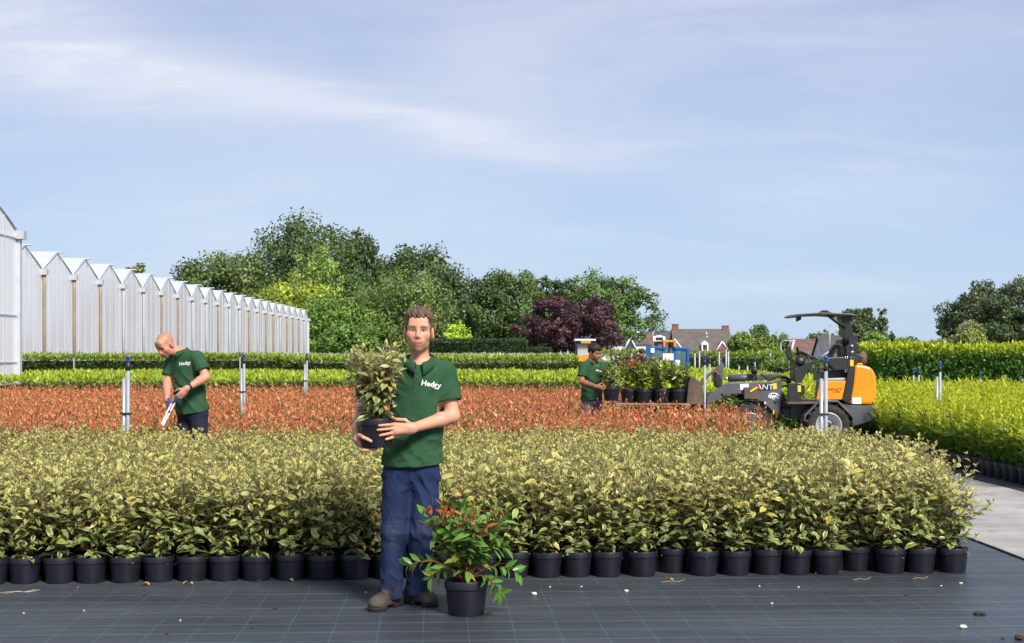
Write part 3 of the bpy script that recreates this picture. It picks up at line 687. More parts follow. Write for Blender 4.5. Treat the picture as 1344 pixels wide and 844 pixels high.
leafy_block('hedge', 10.6, 13.7, 60.0, 62.0, 1.36, 110, .17, (.22, .32, .025), (.05, .12, .015), 'leafy green hedge among the far grey stakes behind the loader arm', 'hedge', seed=19, faces=('top', 'front', 'left', 'right'), hvar=.07)
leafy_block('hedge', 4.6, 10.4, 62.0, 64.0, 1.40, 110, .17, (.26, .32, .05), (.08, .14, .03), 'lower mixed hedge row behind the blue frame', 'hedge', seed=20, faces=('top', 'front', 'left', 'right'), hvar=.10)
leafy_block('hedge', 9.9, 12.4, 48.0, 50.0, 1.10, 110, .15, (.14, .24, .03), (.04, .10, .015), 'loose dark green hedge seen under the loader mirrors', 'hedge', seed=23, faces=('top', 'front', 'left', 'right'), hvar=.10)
q0, q1 = GX(566, 96), GX(690, 96)
leafy_block('clipped_hedge', q0[0], q1[0], 95, 97, 2.25, 160, .16, (.045, .085, .026), (.032, .062, .018), 'dark flat-topped hedge clipped square below the trees', 'hedge', seed=21, faces=('top', 'front', 'left', 'right'), hvar=.015, up=.2)
q0, q1 = GX(690, 112), GX(722, 112)
leafy_block('clipped_hedge', q0[0], q1[0], 111, 113, 1.72, 160, .16, (.040, .075, .026), (.030, .060, .018), 'short dark hedge piece next to the purple tree', 'hedge', seed=22, faces=('top', 'front', 'left', 'right'), hvar=.02, up=.2)

# ------------------------------------------------------------------ trees
m_bark = pm('tree_bark', (0.075, 0.058, 0.042), 0.95, 0.3, 3, 0.6, 12)
def tree(name, px, d, top_y, wpx, col, label, seed, crown_lo=.04, n=5200, leaf=.36, lobes=None, sparse=1.0, trunk_r=None, clump=1.0, cat_='tree', group=None, weep=0.0, flat=.0):
    """px column, depth d, crown top at photo row top_y, crown width wpx photo pixels"""
    r = np.random.default_rng(seed); base = GX(px, d); Ht = CAMH + (HOR - top_y) / F * d; Wd = wpx * (1.14 if wpx > 45 else 1.0) / F * d
    e = empty(name, base, r.uniform(0, 6.28)); tag(e, label, cat_, group); n = int(n * 2.0)
    zlo = Ht * crown_lo; cz = (zlo + Ht) / 2; rz_ = (Ht - zlo) / 2; rx = Wd / 2
    # clump centres: filled ellipsoid, biased to the outside, wobbling outline
    nc = int(165 * sparse); u = unit(r.normal(size=(nc, 3))); rad = r.random(nc) ** .33
    u[:, 2] = np.where(u[:, 2] < -.75, -.75 + .2 * r.random(nc), u[:, 2]); u[:, :2] *= np.where(u[:, 2:] < 0, 1.12, 1.0)
    wob = 1 + .13 * snoise(u, 3.5, seed)
    cs = clump * min(rx, rz_) * r.uniform(.16, .34, nc)
    C0 = u * (rad * wob)[:, None] * np.array([rx, rx, rz_]); C0 = C0 + [0, 0, cz]; rt = np.linalg.norm((C0 - [0, 0, cz]) / [rx, rx, rz_], axis=1, keepdims=True); C0 = np.where(C0[:, 2:] > cz, C0 - [0, 0, 1] * cs[:, None] * .6 * rt, C0)
    if lobes is not None:
        for (lx, lz, lr) in lobes:
            k = 14; uu = unit(r.normal(size=(k, 3))) * (r.random(k) ** .4)[:, None] * lr; C0 = np.concatenate([C0, uu + [lx * rx, 0, zlo + lz * (Ht - zlo)]]); cs = np.concatenate([cs, r.uniform(.3, .55, k) * lr])
    nc = len(C0); w = cs ** 2; idx = r.choice(nc, n, p=w / w.sum())
    uu = unit(r.normal(size=(n, 3))); rr = r.random(n) ** .45
    P = C0[idx] + uu * (rr * cs[idx])[:, None] * [1, 1, .78]
    if weep: P[:, 2] -= weep * r.random(n) ** 2 * Ht * .25
    P[:, 2] = np.maximum(P[:, 2], zlo * .7)
    outw = unit(P - [0, 0, cz]); D = r.normal(size=(n, 3)) + [0, 0, -.3 - 2 * weep]; N = uu * .9 + outw * .5 + r.normal(size=(n, 3)) * .35 + [0, 0, .25]
    cl = 2.3 * r.uniform(.62, 1.32, (nc, 1)) * (1 + .05 * r.normal(size=(nc, 3))); Cc = (np.array(col)[None] + np.array([[.007, .0, .0]])) * cl[idx] * r.uniform(.7, 1.3, (n, 1))
    lv = leaf_batch(P, D, N, leaf * r.uniform(.6, 1.3, n), leaf * .75 * r.uniform(.7, 1.2, n), Cc, curl=.1, lod=1, fold=.3)
    # trunk with limbs
    tr = trunk_r or max(.10, Wd * .028); b = MB(); topz = zlo + (Ht - zlo) * .62
    pts = [(0, 0, -.1), (.02 * Wd * r.normal(), .02 * Wd * r.normal(), zlo * .6), (.03 * Wd * r.normal(), .03 * Wd * r.normal(), zlo + (Ht - zlo) * .25), (.04 * Wd * r.normal(), .04 * Wd * r.normal(), topz)]
    b.tube(pts, [tr * 1.35, tr, tr * .75, tr * .25], 8)
    for q in range(9):
        k = int(r.integers(nc)); t = r.uniform(.25, .8); s = Vector(pts[1]).lerp(Vector(pts[3]), t); g = Vector(C0[k]); mid = s.lerp(g, .5) + Vector((0, 0, .04 * Ht))
        b.tube([s, mid, g], [tr * .4, tr * .25, tr * .08], 5)
    b.build('trunk', m_bark, e)
    obj('crown', new_mesh('crown', lv[0], lv[1], m_hedge, col=lv[2], luv=lv[3]), e)
    return e
DG = (.030, .058, .016)
tree('leafy_tree', 292, 205, 316, 128, (.048, .080, .022), 'broad olive-green tree rising over the greenhouse roof', 31, n=9000, leaf=.5, crown_lo=.05)
tree('oak_tree', 414, 215, 276, 158, (.030, .058, .016), 'tallest dark green tree with knobbly crown behind the pale birch', 32, n=13000, leaf=.5, crown_lo=.05)
tree('oak_tree', 470, 220, 300, 60, (.028, .052, .016), 'narrow dark tree at the shoulder of the tallest tree', 33, n=5000, leaf=.5)
tree('birch_tree', 414, 185, 318, 62, (.105, .155, .030), 'pale green birch with light hanging twigs before the dark tallest tree', 34, n=3600, leaf=.34, sparse=.45, weep=.35, crown_lo=.25)
tree('golden_tree', 392, 170, 354, 96, (.145, .185, .022), 'yellow-green tree with golden top beside the greenhouse end', 35, n=6500, leaf=.36, crown_lo=.08)
tree('leafy_tree', 335, 178, 378, 110, (.055, .095, .020), 'mid-green tree half hidden behind the greenhouse roof', 36, n=6500, leaf=.36)
tree('leafy_tree', 425, 160, 382, 120, (.068, .125, .020), 'rounded green tree touching the end of the greenhouse', 37, n=8500, leaf=.34, crown_lo=.03)
tree('leafy_tree', 545, 215, 314, 122, (.036, .064, .018), 'wide dark tree with frayed top above the dark clipped hedge', 38, n=10000, leaf=.5)
tree('willow_tree', 528, 165, 338, 112, (.062, .098, .024), 'soft olive tree with hanging foliage in front of the frayed dark tree', 39, n=9000, leaf=.34, weep=.4, crown_lo=.05)
tree('leafy_tree', 600, 200, 350, 70, (.030, .056, .016), 'dark tree squeezed between the frayed dark tree and the broad round one', 40, n=5000, leaf=.45)
tree('leafy_tree', 652, 190, 346, 82, (.034, .062, .018), 'upright dark tree left of the purple tree, tallest next to it', 41, n=7500, leaf=.42, crown_lo=.05)
tree('leafy_tree', 682, 205, 352, 62, (.050, .090, .020), 'fresher green tree showing behind the upright dark tree', 42, n=4500, leaf=.42)
tree('leafy_tree', 712, 215, 360, 40, (.030, .054, .018), 'small dark crown peeking over the purple tree', 43, n=2600, leaf=.45)
tree('leafy_tree', 790, 215, 354, 118, (.048, .090, .022), 'round green tree rising behind the purple tree, with airy right side', 44, n=9500, leaf=.45, crown_lo=.12)
tree('leafy_tree', 738, 212, 356, 56, (.034, .060, .018), 'dark green crown just left of the airy round tree', 45, n=4000, leaf=.45)
tree('purple_beech', 750, 175, 381, 112, (.034, .018, .022), 'dark purple-leaved round tree', 46, n=11000, leaf=.34, crown_lo=.04, clump=.8)
tree('small_tree', 601, 130, 421, 36, (.17, .25, .02), 'small bright yellow-green tree over the dark clipped hedge', 47, n=2600, leaf=.26, crown_lo=.1)
tree('leafy_tree', 178, 150, 345, 34, (.10, .13, .04), 'light green treetop peeping over the greenhouse ridges', 48, n=1200, leaf=.34, sparse=.3, crown_lo=.7)
tree('leafy_tree', 460, 150, 418, 66, (.050, .100, .018), 'low dark green tree right of the greenhouse end wall', 49, n=4200, leaf=.32, crown_lo=.03)
# right hand side
tree('small_tree', 995, 330, 426, 34, (.040, .080, .022), 'round green tree behind the right gable of the thatched-brown roof', 50, n=2200, leaf=.6)
tree('small_tree', 975, 300, 436, 38, (.075, .115, .020), 'bushy yellow-green tree right of the large brown roof', 51, n=2200, leaf=.55, crown_lo=.05)
tree('small_tree', 1002, 290, 440, 34, (.080, .115, .022), 'pale bushy tree between the two round green ones', 52, n=1800, leaf=.5, crown_lo=.05)
tree('small_tree', 1024, 300, 437, 30, (.060, .095, .020), 'olive round tree just left of the red-brown roof', 53, n=1900, leaf=.5, crown_lo=.05)
tree('small_tree', 1076, 380, 431, 40, (.038, .072, .022), 'dark tree rising behind the red-brown roof', 54, n=2000, leaf=.7)
tree('poplar_tree', 1122, 300, 402, 34, (.036, .062, .022), 'dense dark poplar behind the loader roof', 55, n=7600, leaf=.6, crown_lo=.0, clump=1.5)
tree('poplar_tree', 1138, 310, 401, 18, (.034, .058, .022), 'slim dark poplar standing against the dense one', 56, n=4200, leaf=.6, crown_lo=.0, clump=1.6)
tree('poplar_tree', 1157, 290, 400, 15, (.055, .080, .032), 'thin airy poplar with gaps showing sky', 57, n=1300, leaf=.5, sparse=.4, crown_lo=.05, clump=1.3)
tree('small_tree', 1148, 150, 431, 42, (.075, .125, .026), 'light green tiered tree in front of the poplars', 58, n=3600, leaf=.3, crown_lo=.05)
tree('small_tree', 1171, 320, 434, 9, (.030, .056, .022), 'little dark conifer beside the airy poplar', 59, n=600, leaf=.5)
tree('small_tree', 1185, 210, 441, 26, (.085, .125, .030), 'small green tree above the tall laurel hedge end', 60, n=1500, leaf=.36)
tree('small_tree', 1196, 420, 442, 28, (.070, .100, .055), 'far hazy tree behind the distant roofs', 61, n=900, leaf=.8)
tree('small_tree', 1138, 70, 462, 40, (.060, .115, .020), 'leafy bush behind the loader rear', 66, n=2200, leaf=.18, crown_lo=.02, cat_='bush')
tree('oak_tree', 1314, 165, 357, 124, (.034, .056, .022), 'big dark tree rising above the tall laurel hedge', 62, n=13000, leaf=.34, crown_lo=.06, clump=.85)
tree('leafy_tree', 1246, 190, 413, 28, (.038, .060, .024), 'small dark side crown at the foot of the big dark tree', 63, n=1600, leaf=.34, sparse=.4, crown_lo=.25)
tree('willow_tree', 1274, 140, 417, 42, (.105, .125, .032), 'yellowish weeping tree in front of the big dark tree', 64, n=4600, leaf=.24, weep=.6, crown_lo=.1)
tree('small_tree', 1240, 150, 441, 54, (.070, .095, .035), 'low grey-green bush left of the weeping tree', 65, n=2400, leaf=.28, crown_lo=.02, cat_='bush')
for q in range(31):      # far belt of trees closing the horizon
    pxq = 430 + q * 30 + rng.uniform(-9, 9); hq = rng.uniform(449, 455)
    tree('distant_tree', pxq, 520 + rng.uniform(-60, 60), hq, rng.uniform(26, 44), (.050, .072, .036), 'distant low tree in the belt closing the horizon', 400 + q, n=420, leaf=1.2, crown_lo=.02, group='far tree belt')

# ------------------------------------------------------------------ people: smooth-blended volumes turned into one surface
def vec(*a): return np.array(a, float)
def nrm(v): v = np.asarray(v, float); return v / (np.linalg.norm(v) + 1e-12)
class Field:
    def __init__(s, lo, hi, h):
        s.lo = np.asarray(lo, float); s.h = h; s.n = np.ceil((np.asarray(hi) - s.lo) / h).astype(int) + 1
        s.D = np.full(s.n, 1.0, np.float32)
    def _sub(s, lo, hi, m):
        a = np.clip(np.floor((np.asarray(lo) - m - s.lo) / s.h).astype(int), 0, s.n - 1); b = np.clip(np.ceil((np.asarray(hi) + m - s.lo) / s.h).astype(int) + 1, 1, s.n)
        sl = tuple(slice(i, j) for i, j in zip(a, b))
        ax = [(s.lo[k] + s.h * np.arange(a[k], b[k])).astype(np.float32) for k in range(3)]
        return sl, ax[0][:, None, None], ax[1][None, :, None], ax[2][None, None, :]
    def put(s, fn, lo, hi, k=0.02, op='u'):
        sl, X, Y, Z = s._sub(lo, hi, k + 4 * s.h); 
        if min(q.stop - q.start for q in sl) <= 0: return s
        d = fn(X, Y, Z).astype(np.float32); o = s.D[sl]; k = max(k, 1e-4)
        if op == 'u': t = np.clip(.5 + .5 * (o - d) / k, 0, 1); s.D[sl] = o * (1 - t) + d * t - k * t * (1 - t)
        else: d = -d; t = np.clip(.5 - .5 * (o - d) / k, 0, 1); s.D[sl] = o * (1 - t) + d * t + k * t * (1 - t)
        return s
    def cone(s, a, b, ra, rb=None, k=0.02, sq=None, op='u'):
        a = np.asarray(a, float); b = np.asarray(b, float); rb = ra if rb is None else rb; ab = b - a; L2 = max(ab.dot(ab), 1e-9); m = max(ra, rb)
        n = None if sq is None else (nrm(sq[0]), sq[1])
        def fn(X, Y, Z):
            x, y, z = X - a[0], Y - a[1], Z - a[2]
            t = np.clip((x * ab[0] + y * ab[1] + z * ab[2]) / L2, 0, 1); x = x - t * ab[0]; y = y - t * ab[1]; z = z - t * ab[2]
            if n is not None:
                q = (x * n[0][0] + y * n[0][1] + z * n[0][2]) * (1 / n[1] - 1); x = x + q * n[0][0]; y = y + q * n[0][1]; z = z + q * n[0][2]
            return np.sqrt(x * x + y * y + z * z) - (ra + (rb - ra) * t)
        return s.put(fn, np.minimum(a, b) - m, np.maximum(a, b) + m, k, op)
    def ell(s, c, r, ax=None, k=0.02, op='u'):
        c = np.asarray(c, float); r = np.asarray(r, float); A = np.eye(3) if ax is None else np.asarray(ax)   # rows: axes
        def fn(X, Y, Z):
            x, y, z = X - c[0], Y - c[1], Z - c[2]; k0 = 0; k1 = 0
            for i in range(3):
                q = x * A[i][0] + y * A[i][1] + z * A[i][2]; k0 = k0 + (q / r[i]) ** 2; k1 = k1 + (q / r[i] ** 2) ** 2
            k0 = np.sqrt(k0); return k0 * (k0 - 1) / np.maximum(np.sqrt(k1), 1e-6)
        m = r.max(); return s.put(fn, c - m, c + m, k, op)
    def cut(s, p, n, k=0.004, lo=None, hi=None):
        """remove everything on the side the normal n points to"""
        p = np.asarray(p, float); n = nrm(n)
        lo = s.lo if lo is None else lo; hi = s.lo + s.h * s.n if hi is None else hi
        return s.put(lambda X, Y, Z: -((X - p[0]) * n[0] + (Y - p[1]) * n[1] + (Z - p[2]) * n[2]), lo, hi, k, 's')
    def cyl(s, a, d, ln, r, k=0.004, op='s'):
        a = np.asarray(a, float); d = nrm(d); b = a + d * ln
        def fn(X, Y, Z):
            x, y, z = X - a[0], Y - a[1], Z - a[2]; t = x * d[0] + y * d[1] + z * d[2]
            rr = np.sqrt(np.maximum(x * x + y * y + z * z - t * t, 0)); return np.maximum(np.maximum(rr - r, -t), t - ln)
        return s.put(fn, np.minimum(a, b) - r, np.maximum(a, b) + r, k, op)
    def surf(s):
        D = s.D; ins = D < 0; nx, ny, nz = D.shape
        c = np.zeros((nx - 1, ny - 1, nz - 1), np.int8)
        for dx in (0, 1):
            for dy in (0, 1):
                for dz in (0, 1): c += ins[dx:nx - 1 + dx, dy:ny - 1 + dy, dz:nz - 1 + dz]
        act = (c > 0) & (c < 8); I = np.argwhere(act); idx = np.full(act.shape, -1, np.int32); idx[act] = np.arange(len(I))
        acc = np.zeros((len(I), 3)); w = np.zeros(len(I))
        corners = [(a, b, e) for a in (0, 1) for b in (0, 1) for e in (0, 1)]
        for i, p in enumerate(corners):
            for q in corners[i + 1:]:
                if sum(abs(a - b) for a, b in zip(p, q)) != 1: continue
                d0 = D[I[:, 0] + p[0], I[:, 1] + p[1], I[:, 2] + p[2]]; d1 = D[I[:, 0] + q[0], I[:, 1] + q[1], I[:, 2] + q[2]]
                x = (d0 < 0) != (d1 < 0); t = np.where(x, d0 / np.where(x, d0 - d1, 1), 0)
                acc += np.where(x[:, None], np.array(p)[None] + t[:, None] * (np.array(q) - np.array(p))[None], 0); w += x
        V = (I + acc / w[:, None]) * s.h + s.lo; Q = []
        for ax in range(3):
            o1, o2 = [(1, 2), (2, 0), (0, 1)][ax]
            sa = [slice(None)] * 3; sb = [slice(None)] * 3; sa[ax] = slice(0, -1); sb[ax] = slice(1, None)
            e = ins[tuple(sa)] != ins[tuple(sb)]; E = np.argwhere(e)
            E = E[(E[:, o1] > 0) & (E[:, o2] > 0) & (E[:, o1] < D.shape[o1] - 1) & (E[:, o2] < D.shape[o2] - 1)]
            fl = ins[tuple(sa)][E[:, 0], E[:, 1], E[:, 2]]
            def cell(d1, d2):
                e2 = E.copy(); e2[:, o1] -= d1; e2[:, o2] -= d2; return idx[e2[:, 0], e2[:, 1], e2[:, 2]]
            q = np.stack([cell(1, 1), cell(0, 1), cell(0, 0), cell(1, 0)], -1); q[~fl] = q[~fl][:, ::-1]; Q.append(q)
        Q = np.concatenate(Q); Q = Q[(Q >= 0).all(1)]
        # relax a little to take the voxel steps out
        nb = np.concatenate([Q[:, [0, 1]], Q[:, [1, 2]], Q[:, [2, 3]], Q[:, [3, 0]]]); nb = np.concatenate([nb, nb[:, ::-1]])
        for it in range(2):
            a = np.zeros_like(V); np.add.at(a, nb[:, 0], V[nb[:, 1]]); cnt = np.bincount(nb[:, 0], minlength=len(V))[:, None]; V = V * .5 + .5 * a / np.maximum(cnt, 1)
        return V, Q
def vnormals(V, Q):
    n = np.cross(V[Q[:, 2]] - V[Q[:, 0]], V[Q[:, 3]] - V[Q[:, 1]]); o = np.zeros_like(V)
    for k in range(4): np.add.at(o, Q[:, k], n)
    return unit(o)
m_skin = attrmat('skin', 0.48, 0.4, 0.12, 500, sss=0.06)
m_hair = attrmat('hair', 0.55, 0.4, 0.9, 180)
m_cotton = attrmat('cotton_pique', 0.85, 0.2, 0.35, 900)
m_twill = attrmat('work_trouser_twill', 0.80, 0.2, 0.35, 700)
m_boot = attrmat('scuffed_leather', 0.75, 0.3, 0.6, 120)
m_print = pm('white_shirt_print', (0.80, 0.80, 0.80), 0.7, 0.03)
m_dark = pm('black_rubber_sole', (0.015, 0.014, 0.013), 0.8, 0.3, 30)
m_lace = pm('boot_lace', (0.03, 0.025, 0.02), 0.8)
m_eye = attrmat('eye', 0.15, 0.6)
m_button = pm('shirt_button', (0.05, 0.10, 0.06), 0.4)

class Head:
    def __init__(s, c, face, up, sc=1.0):
        s.c = np.asarray(c, float); s.f = nrm(face); s.r = nrm(np.cross(s.f, nrm(up))) * -1
        # r: the viewer's right when the face looks at the viewer
        s.r = nrm(np.cross(nrm(up), s.f)); s.u = np.cross(s.f, s.r); s.sc = sc
        if s.u.dot(up) < 0: s.u = -s.u
    def P(s, x, y, z): return s.c + (s.r * x + s.f * y + s.u * z) * s.sc
    def ax(s): return [s.r, s.f, s.u]
    def Q(s, V): d = (V - s.c) / s.sc; return d @ s.r, d @ s.f, d @ s.u
def head_sdf(F_, H, neck, neck_r=.056, ear=1.0, jaw=1.0, smile=.003):
    A = H.ax(); k_ = H.sc
    E = lambda c, r, k=.02, op='u', ax=A: F_.ell(H.P(*c), np.array(r) * k_, ax, k, op)
    E((0, -.018, .042), (.0755, .097, .086), .02)
    E((0, .022, -.033), (.061 * jaw, .073, .082), .03)
    E((0, .064, -.102), (.024, .022, .020), .025)
    for s in (-1, 1):
        E((s * .043, .056, -.022), (.026, .028, .030), .03)
        E((s * .041 * jaw, .015, -.074), (.018, .034, .026), .035)
    F_.cone(H.P(-.040, .077, .020), H.P(.040, .077, .020), .013 * k_, k=.022)
    E((0, .070, .055), (.055, .022, .040), .03)
    for s in (-1, 1): E((s * .031, .103, .001), (.019, .016, .013), .014, 's')
    for s in (-1, 1): E((s * .031, .073, -.001), (.0155, .0150, .0120), .004)
    for s in (-1, 1): E((s * .031, .094, -.0012), (.0140, .014, .0042), .003, 's')
    F_.cone(H.P(0, .086, .012), H.P(0, .108, -.032), .0085 * k_, .0125 * k_, k=.012)
    for s in (-1, 1): E((s * .0125, .096, -.037), (.0085, .011, .0085), .008)
    E((0, .080, -.066), (.032, .022, .024), .025)
    for s in (-1, 1):
        F_.cone(H.P(0, .0925, -.067), H.P(s * .025, .083, -.0655 + smile), .0052 * k_, .0035 * k_, k=.006); F_.cone(H.P(0, .0915, -.0785), H.P(s * .022, .083, -.073 + smile), .0065 * k_, .004 * k_, k=.006)
    for s in (-1, 1):
        axr = [nrm(A[0] + s * .0 * A[1]), nrm(A[1] - .15 * A[2]), A[2]]
        F_.ell(H.P(s * .078 * (1 + .03 * ear), -.012, -.012), np.array((.0105, .020, .033)) * k_ * ear, axr, .008)
        F_.ell(H.P(s * .090, -.006, -.008), np.array((.007, .011, .020)) * k_ * ear, axr, .004, 's')
    F_.cone(H.P(0, -.028, -.06), neck, neck_r * .95, neck_r * 1.08, k=.03)
def head_colors(V, H, C, lip=(.40, .15, .125), brow=(.10, .055, .03), stub=0.25, stubc=(.22, .15, .11), browth=1.0, eyes=(.10, .13, .14), closed=False):
    x, y, z = H.Q(V); m = (np.abs(x) < .1) & (np.abs(z) < .15) & (np.abs(y) < .13)
    def blend(mask, col, a):
        a = (np.clip(a, 0, 1) * mask)[:, None]; C[:] = C * (1 - a) + np.array(col)[None] * a
    fr = m & (y > .03)
    g = lambda cx, cz, sx, sz: np.exp(-((x - cx) / sx) ** 2 - ((z - cz) / sz) ** 2)
    skin = C.mean(0)
    blend(fr, skin * [1.02, .78, .74], .55 * (g(-.045, -.03, .022, .022) + g(.045, -.03, .022, .022) + 1.2 * g(0, -.034, .014, .014)))
    jaw_ = fr & (z < -.045); blend(jaw_, stubc, stub * np.clip((-.045 - z) / .03, 0, 1) * (1 - g(0, -.07, .03, .012)))
    blend(fr, stubc, stub * .9 * g(0, -.056, .028, .006))
    blend(fr & (y > .075), lip, .85 * np.exp(-((x / .027) ** 4)) * np.exp(-((z + .0725 - 5 * x * x) / .0095) ** 4))
    blend(fr & (y > .07), (.13, .045, .04), .95 * np.exp(-((x / .031) ** 6)) * np.exp(-((z + .0722 - 7 * x * x) / .0036) ** 2))
    for s in (-1, 1):
        zz_ = z - (.019 + .004 * np.cos((x - s * .034) / .02) - .10 * np.maximum(0, np.abs(x - s * .030) - .014))
        blend(fr, brow, 1.0 * browth * np.exp(-((x - s * .033) / .022) ** 4) * np.exp(-(zz_ / .0060) ** 2))
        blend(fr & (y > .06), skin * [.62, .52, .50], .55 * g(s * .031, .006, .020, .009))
        blend(fr & (y > .06), (.05, .03, .025), .95 * np.exp(-((x - s * .031) / .017) ** 4) * np.exp(-((z - .0058 + 18 * (x - s * .031) ** 2) / .0026) ** 2))
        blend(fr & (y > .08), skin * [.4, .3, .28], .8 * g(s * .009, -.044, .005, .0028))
    blend(m & (np.abs(x) > .078), skin * [1.0, .78, .72], .5 * np.ones(len(V)))
def eyes_mesh(H, parent, iris=(.06, .08, .09)):
    for s_ in (-1, 1):
        c = H.P(s_ * .031, .0738, -.0012); r = .0125 * H.sc; V = []; C = []; T = []; n1, n2 = 14, 20
        for i in range(n1 + 1):
            a = math.pi * .5 * i / n1 * 1.15
            for k in range(n2):
                t = 2 * math.pi * k / n2; V.append(c + r * (H.f * math.cos(a) + (H.r * math.cos(t) + H.u * math.sin(t)) * math.sin(a)))
                C.append((.004, .004, .004) if a < .24 else iris if a < .56 else (.36, .33, .31))
        for i in range(n1):
            for k in range(n2): T.append([i * n2 + k, (i + 1) * n2 + k, (i + 1) * n2 + (k + 1) % n2, i * n2 + (k + 1) % n2])
        obj('eye', new_mesh('eye', np.array(V), np.array(T), m_eye, smooth=True, col=np.array(C)), parent)
def finger(F_, pts, r0, r1, k=.006):
    n = len(pts) - 1
    for i in range(n):
        a, b = i / n, (i + 1) / n
        F_.cone(pts[i], pts[i + 1], r0 + (r1 - r0) * a, r0 + (r1 - r0) * b, k=.004 if i else k)
def relaxed_hand(F_, wrist, direc, palm, thumb, curl=.7, s=1.0):
    """direc: along the hand, palm: palm normal, thumb: towards the thumb side"""
    d = nrm(direc); p = nrm(np.asarray(palm) - d * np.dot(palm, d)); t = np.cross(d, p); t = t if t.dot(thumb) > 0 else -t
    W0 = np.asarray(wrist, float); pc = W0 + d * .052 * s
    F_.ell(pc, np.array((.052, .040, .0155)) * s, [d, t, p], .02); F_.cone(W0 - d * .02, pc, .026 * s, .028 * s, k=.02, sq=(p, .7))
    for i, (o, l) in enumerate(((.030, .072), (.010, .080), (-.010, .074), (-.029, .058))):
        b = W0 + d * .090 * s + t * o * s; a = curl * (.9 + .12 * i); q = [b]
        ang = .25 * a
        for f in (.44, .32, .24):
            dd = d * math.cos(ang) + p * math.sin(ang); q.append(q[-1] + dd * l * s * f); ang += a * .75
        finger(F_, q, .0092 * s, .0072 * s)
    b = W0 + d * .028 * s + t * .026 * s; q = [b, b + (d * .55 + t * .6 + p * .35) * .042 * s]; q.append(q[-1] + (d * .8 + t * .2 + p * .5) * .032 * s); q.append(q[-1] + (d * .8 + t * .0 + p * .55) * .024 * s)
    finger(F_, q, .012 * s, .009 * s, .01)
def fabric_mesh(name, F_, mat, parent, base, folds=None, seed=1, shade=.10, extra=None):
    V, Q = F_.surf(); N_ = vnormals(V, Q)
    disp = .0022 * snoise(V * [1, 1, .6], 26, seed) + .0010 * snoise(V, 70, seed + 1)
    if folds is not None: disp = disp + folds(V)
    V = V + N_ * disp[:, None]
    C = np.array(base)[None] * (1 + shade * snoise(V, 14, seed + 2)[:, None])
    if extra is not None: C = extra(V, C)
    return obj(name, new_mesh(name, V, Q, mat, smooth=True, col=np.clip(C, 0, 1)), parent)
def torso_sdf(F_, ch, pe, sh, hp, gr=1.0, off=0.0, belly=0.0):
    """ch: chest centre, pe: pelvis centre, sh: shoulder axis (unit), hp: hip axis (unit), gr: girth"""
    up = nrm(ch - pe); f = lambda a: (lambda a2, fw: [a2, fw, np.cross(a2, fw)])(nrm(a - up * a.dot(up)), nrm(np.cross(up, nrm(a - up * a.dot(up)))))
    A = f(sh); B = f(hp)
    F_.ell(ch, np.array((.172, .112, .185)) * gr + off, A, .05); F_.ell(ch + up * .10, np.array((.150, .090, .085)) * gr + off, A, .06)
    mid = (ch + pe) / 2; F_.ell(mid - A[1] * 0, np.array((.148, .108 + belly, .175)) * gr + off, A, .07)
    F_.ell(pe, np.array((.160, .115, .130)) * gr + off, B, .06)
def collar(parent, c, up, front, rx, ry, h, mat, col, gap=.42, drop=.055, seed=0):
    """folded shirt collar round the neck base, open at the front"""
    up = nrm(up); fr = nrm(np.asarray(front) - up * np.dot(front, up)); rt = np.cross(up, fr); n = 40; V = []; rows = []
    for i in range(n + 1):
        th = -math.pi + gap + (2 * math.pi - 2 * gap) * i / n      # 0 = back of the neck
        ca, sa = math.cos(th), math.sin(th); dirv = -fr * ca * ry + rt * sa * rx; on = nrm(dirv); k = abs(th) / math.pi
        b0 = np.asarray(c) + dirv; low = -.030 * k ** 2 * up + fr * .012 * k
        top = b0 + up * h * (1 - .35 * k) + low + fr * .01 * k; dl = drop * (.75 + .85 * max(0, (k - .55) / .45) ** 2)
        inn = b0 * 1.0 - on * .004 + low; fold = top + on * .006; out = b0 + on * (.020 + .012 * k) + up * (h * .9 - dl) + low
        rows.append([inn - up * .012, inn + up * h * .8, top, fold, fold * .5 + out * .5 + on * .004, out, out - on * .005, fold * .5 + out * .5 - on * .003])
    V = np.array(rows).reshape(-1, 3); m = 8; Q = []
    for i in range(n):
        for j in range(m - 1): a = i * m + j; Q.append([a, a + 1, a + m + 1, a + m])
    C = np.tile(np.array(col), (len(V), 1))
    return obj('collar', new_mesh('collar', V, np.array(Q), mat, smooth=True, col=C), parent)
def text_mesh(s, size, mat, name, extrude=0.0):
    cu = bpy.data.curves.new('t', 'FONT'); cu.body = s; cu.size = size; cu.extrude = extrude; cu.align_x = 'CENTER'; cu.align_y = 'CENTER'; cu.resolution_u = 2
    o = bpy.data.objects.new('t', cu); COL.objects.link(o); dg = bpy.context.evaluated_depsgraph_get(); me = bpy.data.meshes.new_from_object(o.evaluated_get(dg))
    bpy.data.objects.remove(o); bpy.data.curves.remove(cu); me.name = name; me.materials.clear(); me.materials.append(mat); return me
